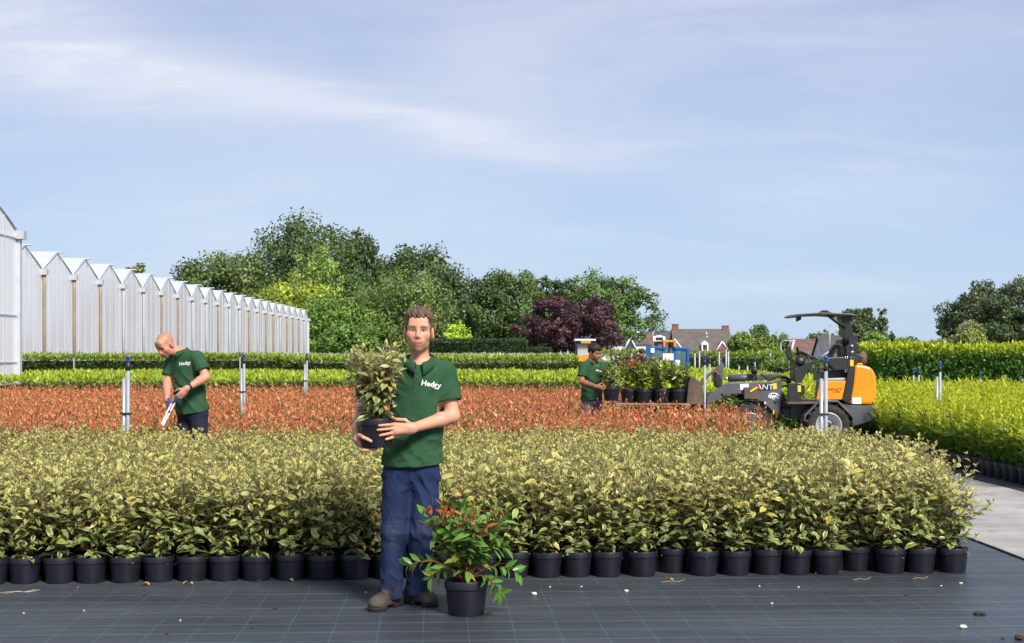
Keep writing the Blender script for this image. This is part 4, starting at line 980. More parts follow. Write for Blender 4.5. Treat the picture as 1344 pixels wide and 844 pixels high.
def print_on(shirt, s, size, centre, right, up, look, parent, bold=.0, name='lettering'):
    """lettering laid on the cloth: every outline point is dropped onto the shirt along the direction look"""
    me = text_mesh(s, size, m_print, name); bm = bmesh.new(); bm.from_mesh(me)
    bmesh.ops.triangulate(bm, faces=bm.faces[:]); bmesh.ops.subdivide_edges(bm, edges=[e for e in bm.edges if e.calc_length() > size * .18], cuts=2)
    if bold:
        t2 = bm.copy(); off = []
        for dx, dy in ((bold, 0), (-bold, 0), (0, bold), (0, -bold)):
            mp = {v: bm.verts.new((v.co.x + dx, v.co.y + dy, 0)) for v in t2.verts}
            for f in t2.faces: bm.faces.new([mp[v] for v in f.verts])
        t2.free()
    sm = shirt.data; tree_ = BVHTree.FromPolygons([v.co[:] for v in sm.vertices], [p.vertices[:] for p in sm.polygons])
    c = Vector(centre); rt = Vector(right).normalized(); u = Vector(up).normalized(); lk = Vector(look).normalized()
    for i, v in enumerate(bm.verts):
        o = c + rt * v.co.x + u * v.co.y - lk * .4; hit = tree_.ray_cast(o, lk)
        v.co = (hit[0] if hit[0] else o + lk * .4) - lk * .0025
    bm.to_mesh(me); bm.free()
    return obj(name, me, parent)
def hair_mesh(H, parent, col, fn, lo=.004, h=.004, seed=5, bumps=.006, bs=60, vol=None):
    """hair cap: skull grown by vol(x,y,z), kept where fn(x,y,z) > 0 (head coordinates)"""
    F_ = Field(H.c - .16, H.c + .17, h)
    def sd(X, Y, Z):
        dx, dy, dz = X - H.c[0], Y - H.c[1], Z - H.c[2]
        q = [(dx * a[0] + dy * a[1] + dz * a[2]) / H.sc for a in H.ax()]; x, y, z = q
        r = np.array((.0755, .097, .086)); g = vol(x, y, z) if vol else .012
        xx, yy, zz_ = x / (r[0] + g), (y + .018) / (r[1] + g), (z - .042) / (r[2] + g); k0 = np.sqrt(xx ** 2 + yy ** 2 + zz_ ** 2)
        d = (k0 - 1) * .085
        d = d + bumps * np.clip(.35 + z / .10, .35, 1) * (np.sin(x * bs * 1.3 + 3 * np.sin(y * bs * .5)) * np.sin(y * bs + z * bs * .7 + 1.3) * .6 + .4 * np.sin(x * bs * 2.1 + z * bs * 1.7 + y * bs * .6))
        return np.maximum(d, -fn(x, y, z)) * H.sc
    F_.put(sd, H.c - .16, H.c + .17, .002)
    V, Q = F_.surf(); C = np.array(col)[None] * (1 + .35 * snoise(V * [1, 1, .5], 90, seed)[:, None])
    return obj('hair', new_mesh('hair', V, Q, m_hair, smooth=True, col=np.clip(C, .004, 1)), parent)
GREEN = (.025, .076, .034)

# ---------------- the man holding a plant (local frame: x right, y away from the camera, z up, origin between his feet)
D1 = 8.70
O1 = GX(538, D1)
def m1(px, py, dy=0.0): d = D1 + dy; return vec((px - 672) / F * d - (538 - 672) / F * D1, dy, CAMH + (HOR - py) / F * d)
man = empty('person', O1, -YAW); tag(man, 'man in green polo holding a potted shrub, standing on the black cloth', 'person')
SK1 = np.array((.55, .285, .180))
Hd = Head(m1(549.5, 435.0, -.02), (.03, -1, .03), (.02, .02, 1), 1.04)
sL, sR = m1(584, 489, .02), m1(521, 488, .03)           # shoulders: viewer's right, viewer's left
eL, eR = m1(594, 546, -.02), m1(481, 528, .02)
wL, wR = m1(541, 562, -.235), m1(467.5, 562, -.19)
pel = m1(540, 618, .02); chs = m1(552, 512, .02)
hL, hR = m1(558, 628, .02), m1(521, 628, .0)
kL, kR = m1(553, 700, -.04), m1(517, 698, -.06)
aL, aR = m1(546, 772, .0), m1(513, 782, -.10)
sax = nrm(sL - sR); hax = nrm(hL - hR)
B = Field((-.46, -.44, .80), (.38, .24, 1.84), .0036)
torso_sdf(B, chs, pel, sax, hax, .96)
head_sdf(B, Hd, m1(552, 482, .03), .056, ear=1.12, jaw=.93, smile=.007)
B.cone(m1(552, 486, .04), sL, .06, .05, k=.05); B.cone(m1(552, 486, .04), sR, .06, .05, k=.05)
for (s_, e_, w_) in ((sL, eL, wL), (sR, eR, wR)):
    B.cone(s_, e_, .054, .041, k=.03); md = e_ + (w_ - e_) * .3; B.cone(e_, md, .040, .0435, k=.03); B.cone(md, w_, .0425, .0285, k=.02)
# pot the man holds: centre line
potc = m1(494, 566, -.25); potb = m1(494, 586.5, -.25)[2]; pott = potb + .172
def on_pot(px, py, out=0.0):
    """point on the pot's near surface behind this pixel"""
    dy = -.25
    for _ in range(6):
        q = m1(px, py, dy); t = np.clip((q[2] - potb) / .172, 0, 1); r_ = .087 + .016 * t + out; dx = np.clip((q[0] - potc[0]) / r_, -.999, .999); dy = potc[1] - r_ * math.sqrt(1 - dx * dx)
    return m1(px, py, dy)
# hand on the front of the pot (fingers side by side, pointing to the viewer's left)
kn = [on_pot(517.5, 557.2, .019), on_pot(516.8, 562.4, .020), on_pot(517.2, 567.8, .019), on_pot(519.5, 572.6, .017)]
tp = [(497.6, 558.6), (495.6, 564.4), (498.8, 571.6), (506.5, 576.8)]
pm_ = (kn[1] + kn[2]) / 2
B.cone(wL, pm_, .029, .030, k=.02, sq=(vec(.25, 1, 0), .62)); B.cone(wL + vec(0, 0, .008), kn[0], .020, .013, k=.015); B.cone(wL - vec(0, 0, .012), kn[3], .019, .012, k=.015)
for i in range(4):
    a = np.array([kn[i][0], kn[i][2]]); px0 = [517.5, 516.8, 517.2, 519.5][i]; py0 = [557.2, 562.4, 567.8, 572.6][i]
    m_ = lambda t: on_pot(px0 + (tp[i][0] - px0) * t, py0 + (tp[i][1] - py0) * t, .010 + .008 * (1 - t))
    finger(B, [kn[i], m_(.45), m_(.78), m_(1.0)], .0100, .0078, .008)
tb = wL + vec(-.012, .004, .022); finger(B, [tb, tb + vec(-.030, .012, .026), on_pot(519, 550.5, .013), on_pot(514, 547.5, .014)], .0125, .0095, .012)
# hand under the pot (thumb in front, fingers below)
hc = m1(469.5, 577.5, -.245)
B.cone(wR, hc, .028, .032, k=.02, sq=(vec(1, .35, .2), .66)); B.cone(hc, m1(475, 584.5, -.245), .030, .024, k=.02, sq=(vec(.5, 0, 1), .7))
t0_ = m1(471, 571, -.28); finger(B, [t0_, m1(476.5, 574.0, -.345), on_pot(482, 576.4, .010), on_pot(487, 579.2, .009)], .0125, .0092, .014)
for i, (ty, ln) in enumerate(((-.31, .0), (-.285, .006), (-.262, .004), (-.24, -.004))):
    z0 = potb - .010; b0 = m1(476, 585, ty); b0[2] = z0 - .006
    finger(B, [b0, b0 + vec(.030, .0, .000), b0 + vec(.055 + ln, 0, .003), b0 + vec(.078 + ln, 0, .006)], .0105, .008, .012)
V, Q = B.surf(); C = np.tile(SK1, (len(V), 1)) * (1 + .06 * snoise(V, 18, 3)[:, None])
head_colors(V, Hd, C, stub=.22, eyes=(.030, .045, .055), brow=(.06, .030, .018), lip=(.44, .17, .14))
# slightly redder hands and elbows
for c_, r_ in ((kn[1], .05), (hc, .05), (eL, .05), (eR, .05)):
    g_ = np.exp(-(np.linalg.norm(V - c_, axis=1) / r_) ** 2)[:, None] * .35; C = C * (1 - g_) + C * [1.02, .82, .76] * g_
obj('body', new_mesh('body', V, Q, m_skin, smooth=True, col=C), man)
eyes_mesh(Hd, man)
def hl1(x, y, z):   # hairline
    front = .060 + .010 * np.cos(x * 40); side = np.where(y > .035, front, np.where(y > .005, -.012 + (y - .005) * 2.0, np.where(y > -.03, .018, -.055)))
    zline = np.where(np.abs(x) < .055, np.where(y > -.02, np.maximum(front, side * 0 + front), -.06), side)
    return z - np.where(y > .03, zline, side)
hair_mesh(Hd, man, (.105, .060, .033), hl1, vol=lambda x, y, z: .006 + .017 * np.clip((z - .05) / .06, 0, 1) + .010 * np.clip((y - .02) / .07, 0, 1) * np.clip((z - .06) / .03, 0, 1), bumps=.0050, bs=120, h=.0030)
# shirt
S = Field((-.40, -.30, .76), (.42, .30, 1.58), .005)
torso_sdf(S, chs, m1(541, 596, .02), sax, hax, 1.0, .012, belly=.012)
S.cone(m1(552, 487, .04), sL - sax * .01, .070, .062, k=.06); S.cone(m1(552, 487, .04), sR + sax * .01, .070, .062, k=.06)
slL = sL + (eL - sL) * .66; slR = sR + (eR - sR) * .70
S.cone(sL, slL, .067, .076, k=.035); S.cone(sR, slR, .066, .074, k=.035)
hem = m1(540, 603, .02); S.cone(m1(547, 545, .02), hem + vec(0, 0, -.03), .150, .182, k=.06, sq=(vec(0, 1, 0), .80))
S.cut(m1(540, 609, 0), (.03, .12, -1), lo=(-.3, -.3, .7), hi=(.26, .3, .95))
for (sl_, s_, e_) in ((slL, sL, eL), (slR, sR, eR)):
    S.cyl(sl_, e_ - s_, .07, .10); S.cyl(sl_ - nrm(e_ - s_) * .03, e_ - s_, .08, .060, .003)
S.cone(m1(551, 455, .02), m1(551, 474, .0), .066, .068, k=.01, op='s')
S.cone(m1(549.5, 466, -.09), m1(548.5, 488, -.115), .050, .016, k=.01, op='s')
def folds1(V):
    x, y, z = V.T; fr = np.clip(-y / .08, 0, 1); w1 = snoise(V * [1, 1, .6], 10, 61); w2 = snoise(V, 8, 62); rid = lambda q: 1 - 2 * np.abs(np.sin(q)) ** .8
    f = .0110 * rid((x * .75 + z * .9) * 24 + 2.0 * w1) * np.exp(-((z - 1.05) / .13) ** 2) * fr * (.6 + .5 * w2)
    f += .0075 * rid((x * 1.0 - z * .35) * 26 + 1.6 * w2) * np.exp(-((z - .92) / .07) ** 2)
    f += .0080 * rid((x * .9 - z * .8) * 28 + 1.4 * w1) * np.exp(-((x - .18) / .07) ** 2 - ((z - 1.33) / .08) ** 2)
    f += .0060 * rid((x * .5 + z) * 28 + 1.4 * w2) * np.exp(-((x + .12) / .08) ** 2 - ((z - 1.30) / .1) ** 2)
    return f
shirt = fabric_mesh('shirt', S, m_cotton, man, GREEN, folds1, 11)
collar(shirt, m1(551.5, 473.5, .0), (0, -.16, 1), (0, -1, 0), .084, .090, .040, m_cotton, np.array(GREEN) * .95, gap=.24, drop=.062)
print_on(shirt, 'Hedgy', .046, m1(565.5, 504.5, -.12), (1, 0, -.16), (.16, 0, 1), (0, 1, 0), shirt, bold=.0012)
tr_ = BVHTree.FromPolygons([v.co[:] for v in shirt.data.vertices], [p.vertices[:] for p in shirt.data.polygons])
def onshirt(px, py, out=.003):
    q = m1(px, py, -.3); h_ = tr_.ray_cast(Vector((q[0], -.4, q[2])), Vector((0, 1, 0))); return (h_[0] if h_[0] else Vector(m1(px, py, -.12))) - Vector((0, out, 0))
for py in (489.5, 496.0):
    pk = MB(); pk.lathe([(0, .002), (.0045, .0015), (.005, 0)], 10, Matrix.Translation(onshirt(545 - (py - 489) * .15, py)) @ Matrix.Rotation(R(90), 4, 'X')); pk.build('button', m_button, shirt)
pl = MB(); pts_ = [onshirt(541.5 - .10 * (y_ - 484), y_, .0015) for y_ in np.arange(488, 513, 3)]; pl.tube(pts_, .0022, 5)
pl.build('placket_seam', pm('shirt_seam', tuple(np.array(GREEN) * .75), .9), shirt)
# trousers
T_ = Field((-.34, -.32, -.02), (.32, .26, .98), .005)
T_.ell(pel + vec(0, 0, .02), (.172, .122, .13), None, .04)
for (h_, k__, a_) in ((hL, kL, aL), (hR, kR, aR)):
    T_.cone(h_ + vec(0, 0, -.0), k__, .094, .076, k=.035); T_.cone(k__, a_ * [1, 1, 0] + vec(0, -.01, .06), .076, .070, k=.03)
T_.cut(m1(540, 600, 0), (0, 0, 1)); T_.cyl(vec(aR[0], aR[1], -.1), (0, .0, 1), .1 + .050, .13); T_.cyl(vec(aL[0], aL[1], -.1), (0, .0, 1), .1 + .055, .10)
T_.ell(m1(572.5, 668, -.02), (.022, .055, .075), None, .012)          # cargo pocket
def folds2(V):
    x, y, z = V.T; w1 = snoise(V * [1, 1, .7], 12, 51); w2 = snoise(V, 9, 52); rid = lambda q: 1 - 2 * np.abs(np.sin(q)) ** .8
    f = .0090 * rid(z * 36 + 2.6 * w1 + 6 * x) * np.exp(-((z - .17) / .10) ** 2) * (.5 + .5 * w2)
    f += .0080 * rid(z * 24 + 16 * x + 2.2 * w2) * np.exp(-((z - .46) / .12) ** 2) * (.5 + .6 * w1)
    f += .0075 * rid((z * .7 + np.abs(x - .01) * 1.0) * 30 + 1.5 * w1) * np.exp(-((z - .74) / .07) ** 2) + .0035 * rid(x * 26 + z * 7 + w2) * np.exp(-((z - .62) / .1) ** 2)
    return f
def wear(V, C):
    x, y, z = V.T
    for (kx, kz) in ((kL[0], kL[2]), (kR[0], kR[2])):
        g_ = (np.exp(-((x - kx) / .05) ** 2 - ((z - kz - .0) / .09) ** 2) * np.clip(-y / .04, 0, 1) * np.clip(.5 + snoise(V, 40, 9), 0, 1))[:, None] * .45; C = C * (1 - g_) + np.array((.075, .08, .10)) * g_
    g_ = (np.clip((.20 - z) / .16, 0, 1) * np.clip(.35 + .8 * snoise(V, 30, 4), 0, 1))[:, None] * .4; C = C * (1 - g_) + np.array((.09, .085, .085)) * g_
    return C
trs = fabric_mesh('trousers', T_, m_twill, man, (.012, .023, .066), folds2, 21, .16, wear)
def seam(px, pts, parent, name='seam', dyy=0):
    tr2 = BVHTree.FromPolygons([v.co[:] for v in parent.data.vertices], [p.vertices[:] for p in parent.data.polygons]); out = []
    for (a, b_) in pts:
        q = m1(a, b_, -.1); h_ = tr2.ray_cast(Vector((q[0], -.5, q[2])), Vector((0, 1, 0)))
        if h_[0]: out.append(h_[0] - Vector((0, .001, 0)))
    if len(out) > 1: sb_ = MB(); sb_.tube(out, .0022, 5); sb_.build(name, pm('trouser_stitching', (.03, .045, .10), .8), parent)
seam(0, [(540, 612), (539.5, 620), (539, 628), (538, 634)], trs); seam(0, [(501, 683), (508, 686), (516, 685), (524, 684), (532, 681)], trs); seam(0, [(541, 683), (548, 686), (556, 686), (564, 683)], trs); seam(0, [(566, 650), (568, 664), (569, 676), (570, 688)], trs)
# boots
def boot(ank, toe, parent, seed):
    toe = np.asarray(toe, float); ank = np.asarray(ank, float); d = nrm((toe - ank) * [1, 1, 0]); sd = np.array([-d[1], d[0], 0]); heel = np.array([ank[0], ank[1], 0]) - d * .055; t = np.array([toe[0], toe[1], 0])
    Bf = Field(np.minimum(heel, t) - .12, np.maximum(heel, t) + [.12, .12, .30], .004)
    U = vec(0, 0, 1)
    Bf.cone(heel + U * .050, ank + U * .07 - [0, 0, ank[2]] + U * .08, .043, .050, k=.02); Bf.cone(heel + U * .042, t - d * .06 + U * .040, .040, .046, k=.02); Bf.ell(t - d * .045 + U * .045, (.058, .050, .040), [d, sd, U], .02)
    Bf.cone(ank * [1, 1, 0] + U * .12, t - d * .10 + U * .060, .040, .034, k=.025)
    Bf.cone(ank * [1, 1, 0] + U * .155, ank * [1, 1, 0] + U * .19, .052, .054, k=.012)
    Bf.cut((0, 0, .022), (0, 0, -1)); Bf.cut((0, 0, .185), (0, 0, 1))
    V, Q = Bf.surf(); V = V + vnormals(V, Q) * (.0018 * snoise(V, 60, seed))[:, None]
    C = np.array((.058, .038, .026)) * (1 + .3 * snoise(V, 25, seed + 1)[:, None]); tc_ = np.clip(((V - t) @ d + .085) / .05, 0, 1)[:, None] * .6; C = C * (1 - tc_) + np.array((.085, .075, .066)) * tc_
    du = np.clip((.075 - V[:, 2]) / .05, 0, 1)[:, None] * np.clip(.5 + .6 * snoise(V, 40, seed + 5), 0, 1)[:, None] * .55; C = C * (1 - du) + np.array((.11, .09, .07)) * du
    o = obj('boot', new_mesh('boot', V, Q, m_boot, smooth=True, col=np.clip(C, 0, 1)), parent)
    Sf = Field(np.minimum(heel, t) - .12, np.maximum(heel, t) + [.12, .12, .06], .004)
    Sf.cone(heel + U * .02, t - d * .06 + U * .02, .046, .052, k=.01); Sf.ell(t - d * .043 + U * .02, (.062, .054, .04), [d, sd, U], .02)
    Sf.cut((0, 0, .026), (0, 0, 1), .002); Sf.cut((0, 0, .0005), (0, 0, -1), .002); Sf.cut(heel + d * .075, d * 0 + nrm(d), .003, heel + d * .085 - .0 - [.06, .06, 0], heel + d * .085 + [.06, .06, .008])
    V, Q = Sf.surf(); obj('sole', new_mesh('sole', V, Q, m_dark, smooth=True), o)
    lc = MB(); tr2 = BVHTree.FromPolygons([v.co[:] for v in o.data.vertices], [p.vertices[:] for p in o.data.polygons])
    for q in range(5):
        c0 = ank * [1, 1, 0] + d * (.028 + .021 * q) + U * .3; row = []
        for s_ in np.linspace(-.026, .026, 5):
            h_ = tr2.ray_cast(Vector(c0 + sd * s_ + d * .008 * (s_ / .026) * (1 if q % 2 else -1)), Vector((0, 0, -1)))
            if h_[0]: row.append(h_[0] + Vector((0, 0, .002)))
        if len(row) > 2: lc.tube(row, .0032, 5)
    lc.build('laces', m_lace, o)
    return o
def gp(px, py):  q = W(px, py, 1.0); d = CAMH * F / (py - HOR); w_ = GX(px, d) - O1; return vec(w_ @ RGT, w_ @ FWD, 0)
boot(aR, gp(489, 803.0), man, 31); boot(aL, gp(570.5, 796.5), man, 41)
# the plant he holds
def l2w(O, v): return O + RGT * v[0] + FWD * v[1] + vec(0, 0, v[2])
def held_col(r, p, t, tip):
    k = min(1, max(0, (p[2] - .2) / .42 + r.normal() * .18)); c = np.array([.11, .17, .065]) * r.uniform(.6, 1.4) * (1 - k) + np.array([.40, .40, .13]) * r.uniform(.6, 1.3) * k
    return np.array([.55, .45, .14]) if (tip and r.random() < .6) else c
hp_ = l2w(O1, potc * [1, 1, 0] + vec(0, 0, potb))
e = empty('potted_shrub', hp_, .4); tag(e, 'potted cream-edged shrub carried in the arms of the man on the cloth', 'potted shrub')
obj('pot', POT, e); obj('soil', SOIL, e)
st, lv = shrub(520, .15, .47, .165, 12, .032, .100, .042, held_col, 3, side=4, elev=(-5, 50), t0=.05, low=8, stemcol=(.22, .07, .03), stem_r=.0045, curl=.2)
for nm, q in zip(('stem', 'foliage'), mesh_pair('h', st, lv, m_ela)): obj(nm, q, e)
# the potted photinia standing in front of the bed
def front_col(r, p, t, tip):
    k = (p[2] - .2) / .45; q = r.random()
    if k > .78 and p[0] < .04 and q < .55: return np.array([.55, .10, .04]) * r.uniform(.8, 1.2)
    if k > .55 and q < .16: return np.array([.40, .14, .04]) * r.uniform(.8, 1.2)
    if q < .22: return np.array([.26, .27, .04]) * r.uniform(.8, 1.2)
    return np.array([.075, .165, .028]) * r.uniform(.6, 1.7) * (1 + .5 * max(0, k))
fp = GX(612, 8.36); e = empty('potted_photinia', fp, -YAW); tag(e, 'larger potted shrub with red shoot tips standing alone before the bed', 'potted shrub')
obj('pot', pot_mesh(.128, .205), e); obj('soil', soil_mesh(.128, .205), e)
m_phof = leafmat('glossy_photinia_leaf', trans=.25, rough=.30, vein=(.20, .26, .06))
st, lv = shrub(531, .19, .45, .26, 15, .034, .110, .043, front_col, 3, side=4, elev=(0, 52), t0=.12, stemcol=(.20, .07, .03), stem_r=.005, curl=.2)
ex_s, ex_l = [st], [lv]
for (tx, tz, ty, sd_) in ((-.33, .30, -.06, 541), (.30, .26, -.10, 542), (.22, .40, -.05, 543), (-.20, .24, -.12, 544), (.20, .16, -.16, 545), (-.02, .57, 0, 546)):
    r_ = np.random.default_rng(sd_); u_ = np.linspace(0, 1, 6)[:, None]; path = vec(0, 0, .18) * (1 - u_) + vec(tx, ty, tz) * u_ + vec(0, 0, .07) * np.sin(u_ * np.pi)
    ex_s.append(tube_np(path, .004, .002, (.24, .08, .04))); P_, D_, N_, L_, W_, C_ = [], [], [], [], [], []
    for k_ in range(13):
        t_ = min(1, .45 + .05 * k_); p_ = np.array([np.interp(t_, u_[:, 0], path[:, j]) for j in range(3)]); ax_ = nrm(path[-1] - path[-2]); a_ = 2.4 * k_; rd = nrm(np.cross(ax_, vec(math.cos(a_), math.sin(a_), .3)))
        P_.append(p_); D_.append(rd * .8 + ax_ * .75 + vec(0, 0, .1)); N_.append(ax_ * .7 + vec(0, -.3, .7) + r_.normal(size=3) * .2); l_ = .085 * r_.uniform(.7, 1.15); L_.append(l_); W_.append(l_ * .42); C_.append(np.array([.075, .20, .022]) * r_.uniform(.7, 1.6) if tx > 0 else front_col(r_, p_, t_, False))
    ex_l.append(leaf_batch(np.array(P_), np.array(D_), np.array(N_), np.array(L_), np.array(W_), np.array(C_), curl=.2, lod=3))
for nm, q in zip(('stem', 'foliage'), mesh_pair('h', cat(ex_s), cat(ex_l), m_phof)): obj(nm, q, e)

# ---------------- the two men working in the red bed
def worker(px0, D0, label, J, head, skin, hairf, trous, stub, brow, txt, seed, hands, haircol=None, eyes_closed=False, girth=1.0, neck=.058, shirt_col=GREEN):
    O = GX(px0, D0)
    def m(px, py, dy=0.0): d = D0 + dy; return vec((px - 672) / F * d - (px0 - 672) / F * D0, dy, CAMH + (HOR - py) / F * d)
    root = empty('person', O, -YAW); tag(root, label, 'person'); j = {k: m(*v) for k, v in J.items()}
    H = Head(m(*head[0]), head[1], head[2], .99)
    sx = nrm(j['sl'] - j['sr']); lo = np.min(list(j.values()), 0) - .22; hi = np.max(list(j.values()), 0) + .2; lo[2] = .75; hi[2] = max(hi[2], H.c[2] + .2); lo = np.minimum(lo, [-.45, -.45, 9]); hi = np.maximum(hi, [.4, .35, 0])
    b = Field(lo, hi, .006); torso_sdf(b, j['ch'], j['pe'], sx, sx, .94 * girth); head_sdf(b, H, j['nk'], neck, ear=1.05)
    b.cone(j['nk'], j['sl'], .058, .05, k=.05); b.cone(j['nk'], j['sr'], .058, .05, k=.05)
    for s_ in 'lr':
        S_, E_, W_ = j['s' + s_], j['e' + s_], j['w' + s_]; b.cone(S_, E_, .054, .042, k=.03); md = E_ + (W_ - E_) * .3; b.cone(E_, md, .042, .045, k=.03); b.cone(md, W_, .044, .030, k=.02)
        relaxed_hand(b, W_, hands[s_][0], hands[s_][1], hands[s_][2], hands[s_][3])
    V, Q = b.surf(); C = np.tile(np.array(skin), (len(V), 1)) * (1 + .05 * snoise(V, 18, seed)[:, None]); head_colors(V, H, C, stub=stub, brow=brow, stubc=tuple(np.array(skin) * .35), eyes=(.03, .025, .02), lip=tuple(np.array(skin) * [.75, .5, .5]), closed=eyes_closed)
    if hairf is None:      # shaved scalp: darker stubble shade over the back of the skull
        x, y, z = H.Q(V); g_ = (np.clip((z - .02) / .04, 0, 1) * np.clip((.035 - y) / .05, 0, 1) * (np.abs(x) < .1))[:, None] * .30; C = C * (1 - g_) + np.array(skin) * .5 * g_
    obj('body', new_mesh('body', V, Q, m_skin, smooth=True, col=np.clip(C, 0, 1)), root)
    eyes_mesh(H, root, (.02, .015, .012))
    if hairf is not None: hair_mesh(H, root, haircol, hairf, vol=lambda x, y, z: .012 + .020 * np.clip((z - .03) / .06, 0, 1), bumps=.006, bs=90, h=.005)
    s = Field(lo, hi, .007); up = nrm(j['ch'] - j['pe']); torso_sdf(s, j['ch'], j['pe'] + up * .04, sx, sx, 1.0 * girth, .014, belly=.015)
    s.cone(j['nk'] - up * .02, j['sl'], .068, .064, k=.06); s.cone(j['nk'] - up * .02, j['sr'], .068, .064, k=.06)
    for s_ in 'lr':
        S_, E_ = j['s' + s_], j['e' + s_]; sl_ = S_ + (E_ - S_) * .68; s.cone(S_, sl_, .068, .078, k=.035); s.cyl(sl_, E_ - S_, .08, .105); s.cyl(sl_ - nrm(E_ - S_) * .025, E_ - S_, .08, .062, .003)
    fw = nrm(np.cross(up, sx)); s.cone((j['ch'] + j['pe']) / 2, j['pe'] - up * .02, .150 * girth, .178 * girth, k=.06, sq=(fw, .80)); s.cut(j['hem'], -up * 1.0 + vec(0, .08, 0), lo=lo, hi=[hi[0], hi[1], j['hem'][2] + .12])
    s.cone(j['nk'] + up * .12, j['nk'] + up * .035, .060, .066, k=.01, op='s')
    def fold(V):
        w = snoise(V, 9, seed); return (.0085 * (1 - 2 * np.abs(np.sin((V[:, 0] * .8 + V[:, 2] * .9) * 24 + 2 * w)) ** .8)) * np.exp(-((V[:, 2] - j['hem'][2] - .2) / .2) ** 2)
    sh = fabric_mesh('shirt', s, m_cotton, root, shirt_col, fold, seed + 3)
    frv = fw if fw[1] < 0 else -fw
    collar(sh, j['nk'] + up * .02, up, frv, .078, .080, .036, m_cotton, np.array(shirt_col) * .95, gap=.35, drop=.055)
    if txt: print_on(sh, txt[0], txt[1], m(txt[2], txt[3], -.2), txt[4], txt[5], (0, 1, 0), sh, bold=.0014)
    t = Field((lo[0], lo[1], 0), (hi[0], hi[1], j['pe'][2] + .12), .009); t.ell(j['pe'], np.array((.168, .122, .12)) * girth, [sx, fw, up], .04)
    for s_ in 'lr':
        hpp = j['pe'] + sx * (.085 if s_ == 'l' else -.085) - vec(0, 0, .05); kn_ = hpp * [1, 1, 0] + vec(0, -.03, .47) + sx * (.02 if s_ == 'l' else -.02); an = kn_ * [1, 1, 0] + vec(0, .03, .10); t.cone(hpp, kn_, .095, .075, k=.035); t.cone(kn_, an, .075, .062, k=.03)
    t.cut((0, 0, .05), (0, 0, -1)); t.cut(j['pe'] + vec(0, 0, .07), (0, 0, 1)); fabric_mesh('trousers', t, m_twill, root, trous, None, seed + 7, .15)
    for s_ in (1, -1):
        an = j['pe'] * [1, 1, 0] + sx * .105 * s_ + vec(0, .02, .1); boot(an, an * [1, 1, 0] + frv * .19, root, seed + 20 + s_)
    return root, j, m, O, sh
w2, j2, f2, O2, _ = worker(252, 14.75, 'bald man in green polo and dark trousers bending over the red shrubs with white shears', 
    dict(nk=(237, 464, -.01), ch=(245, 490, .02), pe=(253, 541, .03), sl=(259, 469.5, -.09), sr=(226, 474.5, .08), el=(270, 495, -.15), wl=(245, 510, -.30), er=(219.5, 502, .03), wr=(219.5, 522, -.16), hem=(252, 541.5, 0)),
    ((217.5, 453.0, -.10), (-.48, -.68, -.56), (-.36, -.36, .86)), (.50, .235, .155), None, (.016, .020, .040), .30, (.12, .07, .05), ('Hedgy', .050, 240.5, 477, (1, 0, .16), (-.16, 0, 1)), 71,
    dict(l=((-.62, -.25, -.74), (-.30, .60, .15), (-.4, -.6, .5), 1.1), r=((.05, -.45, -.88), (.55, -.1, 0), (-.2, -.9, .4), 1.1)), girth=1.02)
# watch
wt_ = MB(); dirw = Vector(nrm(j2['wl'] - j2['el'])); cw = Vector(j2['wl'] - nrm(j2['wl'] - j2['el']) * .035); q_ = dirw.to_track_quat('Z', 'Y').to_matrix().to_4x4()
wt_.lathe([(.036, -.011), (.039, -.010), (.039, .010), (.036, .011)], 20, Matrix.Translation(cw) @ q_); wo = wt_.build('watch', pm('black_watch_strap', (.012, .012, .014), .5), w2)
wf = MB(); nv = Vector((-.35, -.75, .55)); nv = (nv - dirw * nv.dot(dirw)).normalized(); wf.lathe([(0, .009), (.019, .009), (.021, .004), (.021, -.004)], 20, Matrix.Translation(cw + nv * .038) @ nv.to_track_quat('Z', 'Y').to_matrix().to_4x4()); wf.build('watch_face', pm('watch_glass', (.02, .022, .026), .15), wo)
# shears
def sw(px, py, dy): return Vector(l2w(O2, f2(px, py, dy)))
e = empty('hedge_shears', O2); tag(e, 'white hand shears with blue grips held by the bald man', 'shears')
def wbar(name, a, b_, w, th, mat):
    a = a - Vector(O2); b_ = b_ - Vector(O2); q = MB(); d = b_ - a; rot = d.to_track_quat('Z', 'Y').to_matrix(); q.box((a + b_) / 2, (w, th, d.length), rot, min(w, th) * .2); return q.build(name, mat, e)
m_wbl = pm('white_coated_steel', (.78, .78, .80), .35, .04); m_blu = pm('blue_grip', (.015, .03, .16), .5)
wbar('blade', sw(229, 529, -.36), sw(213.5, 559, -.44), .024, .010, m_wbl); wbar('blade', sw(224.5, 530, -.33), sw(212.0, 557, -.42), .018, .010, m_wbl)
wbar('grip', sw(231.5, 519, -.33), sw(228, 531, -.36), .026, .022, m_blu); wbar('grip', sw(221.5, 523, -.27), sw(222.5, 534, -.34), .030, .026, m_blu)
b_ = MB(); b_.lathe([(0, .012), (.012, .012), (.012, -.012), (0, -.012)], 12, Matrix.Translation(sw(222.5, 540, -.40) - Vector(O2)) @ Matrix.Rotation(R(90), 4, 'X')); b_.build('pivot_bolt', m_blu, e)

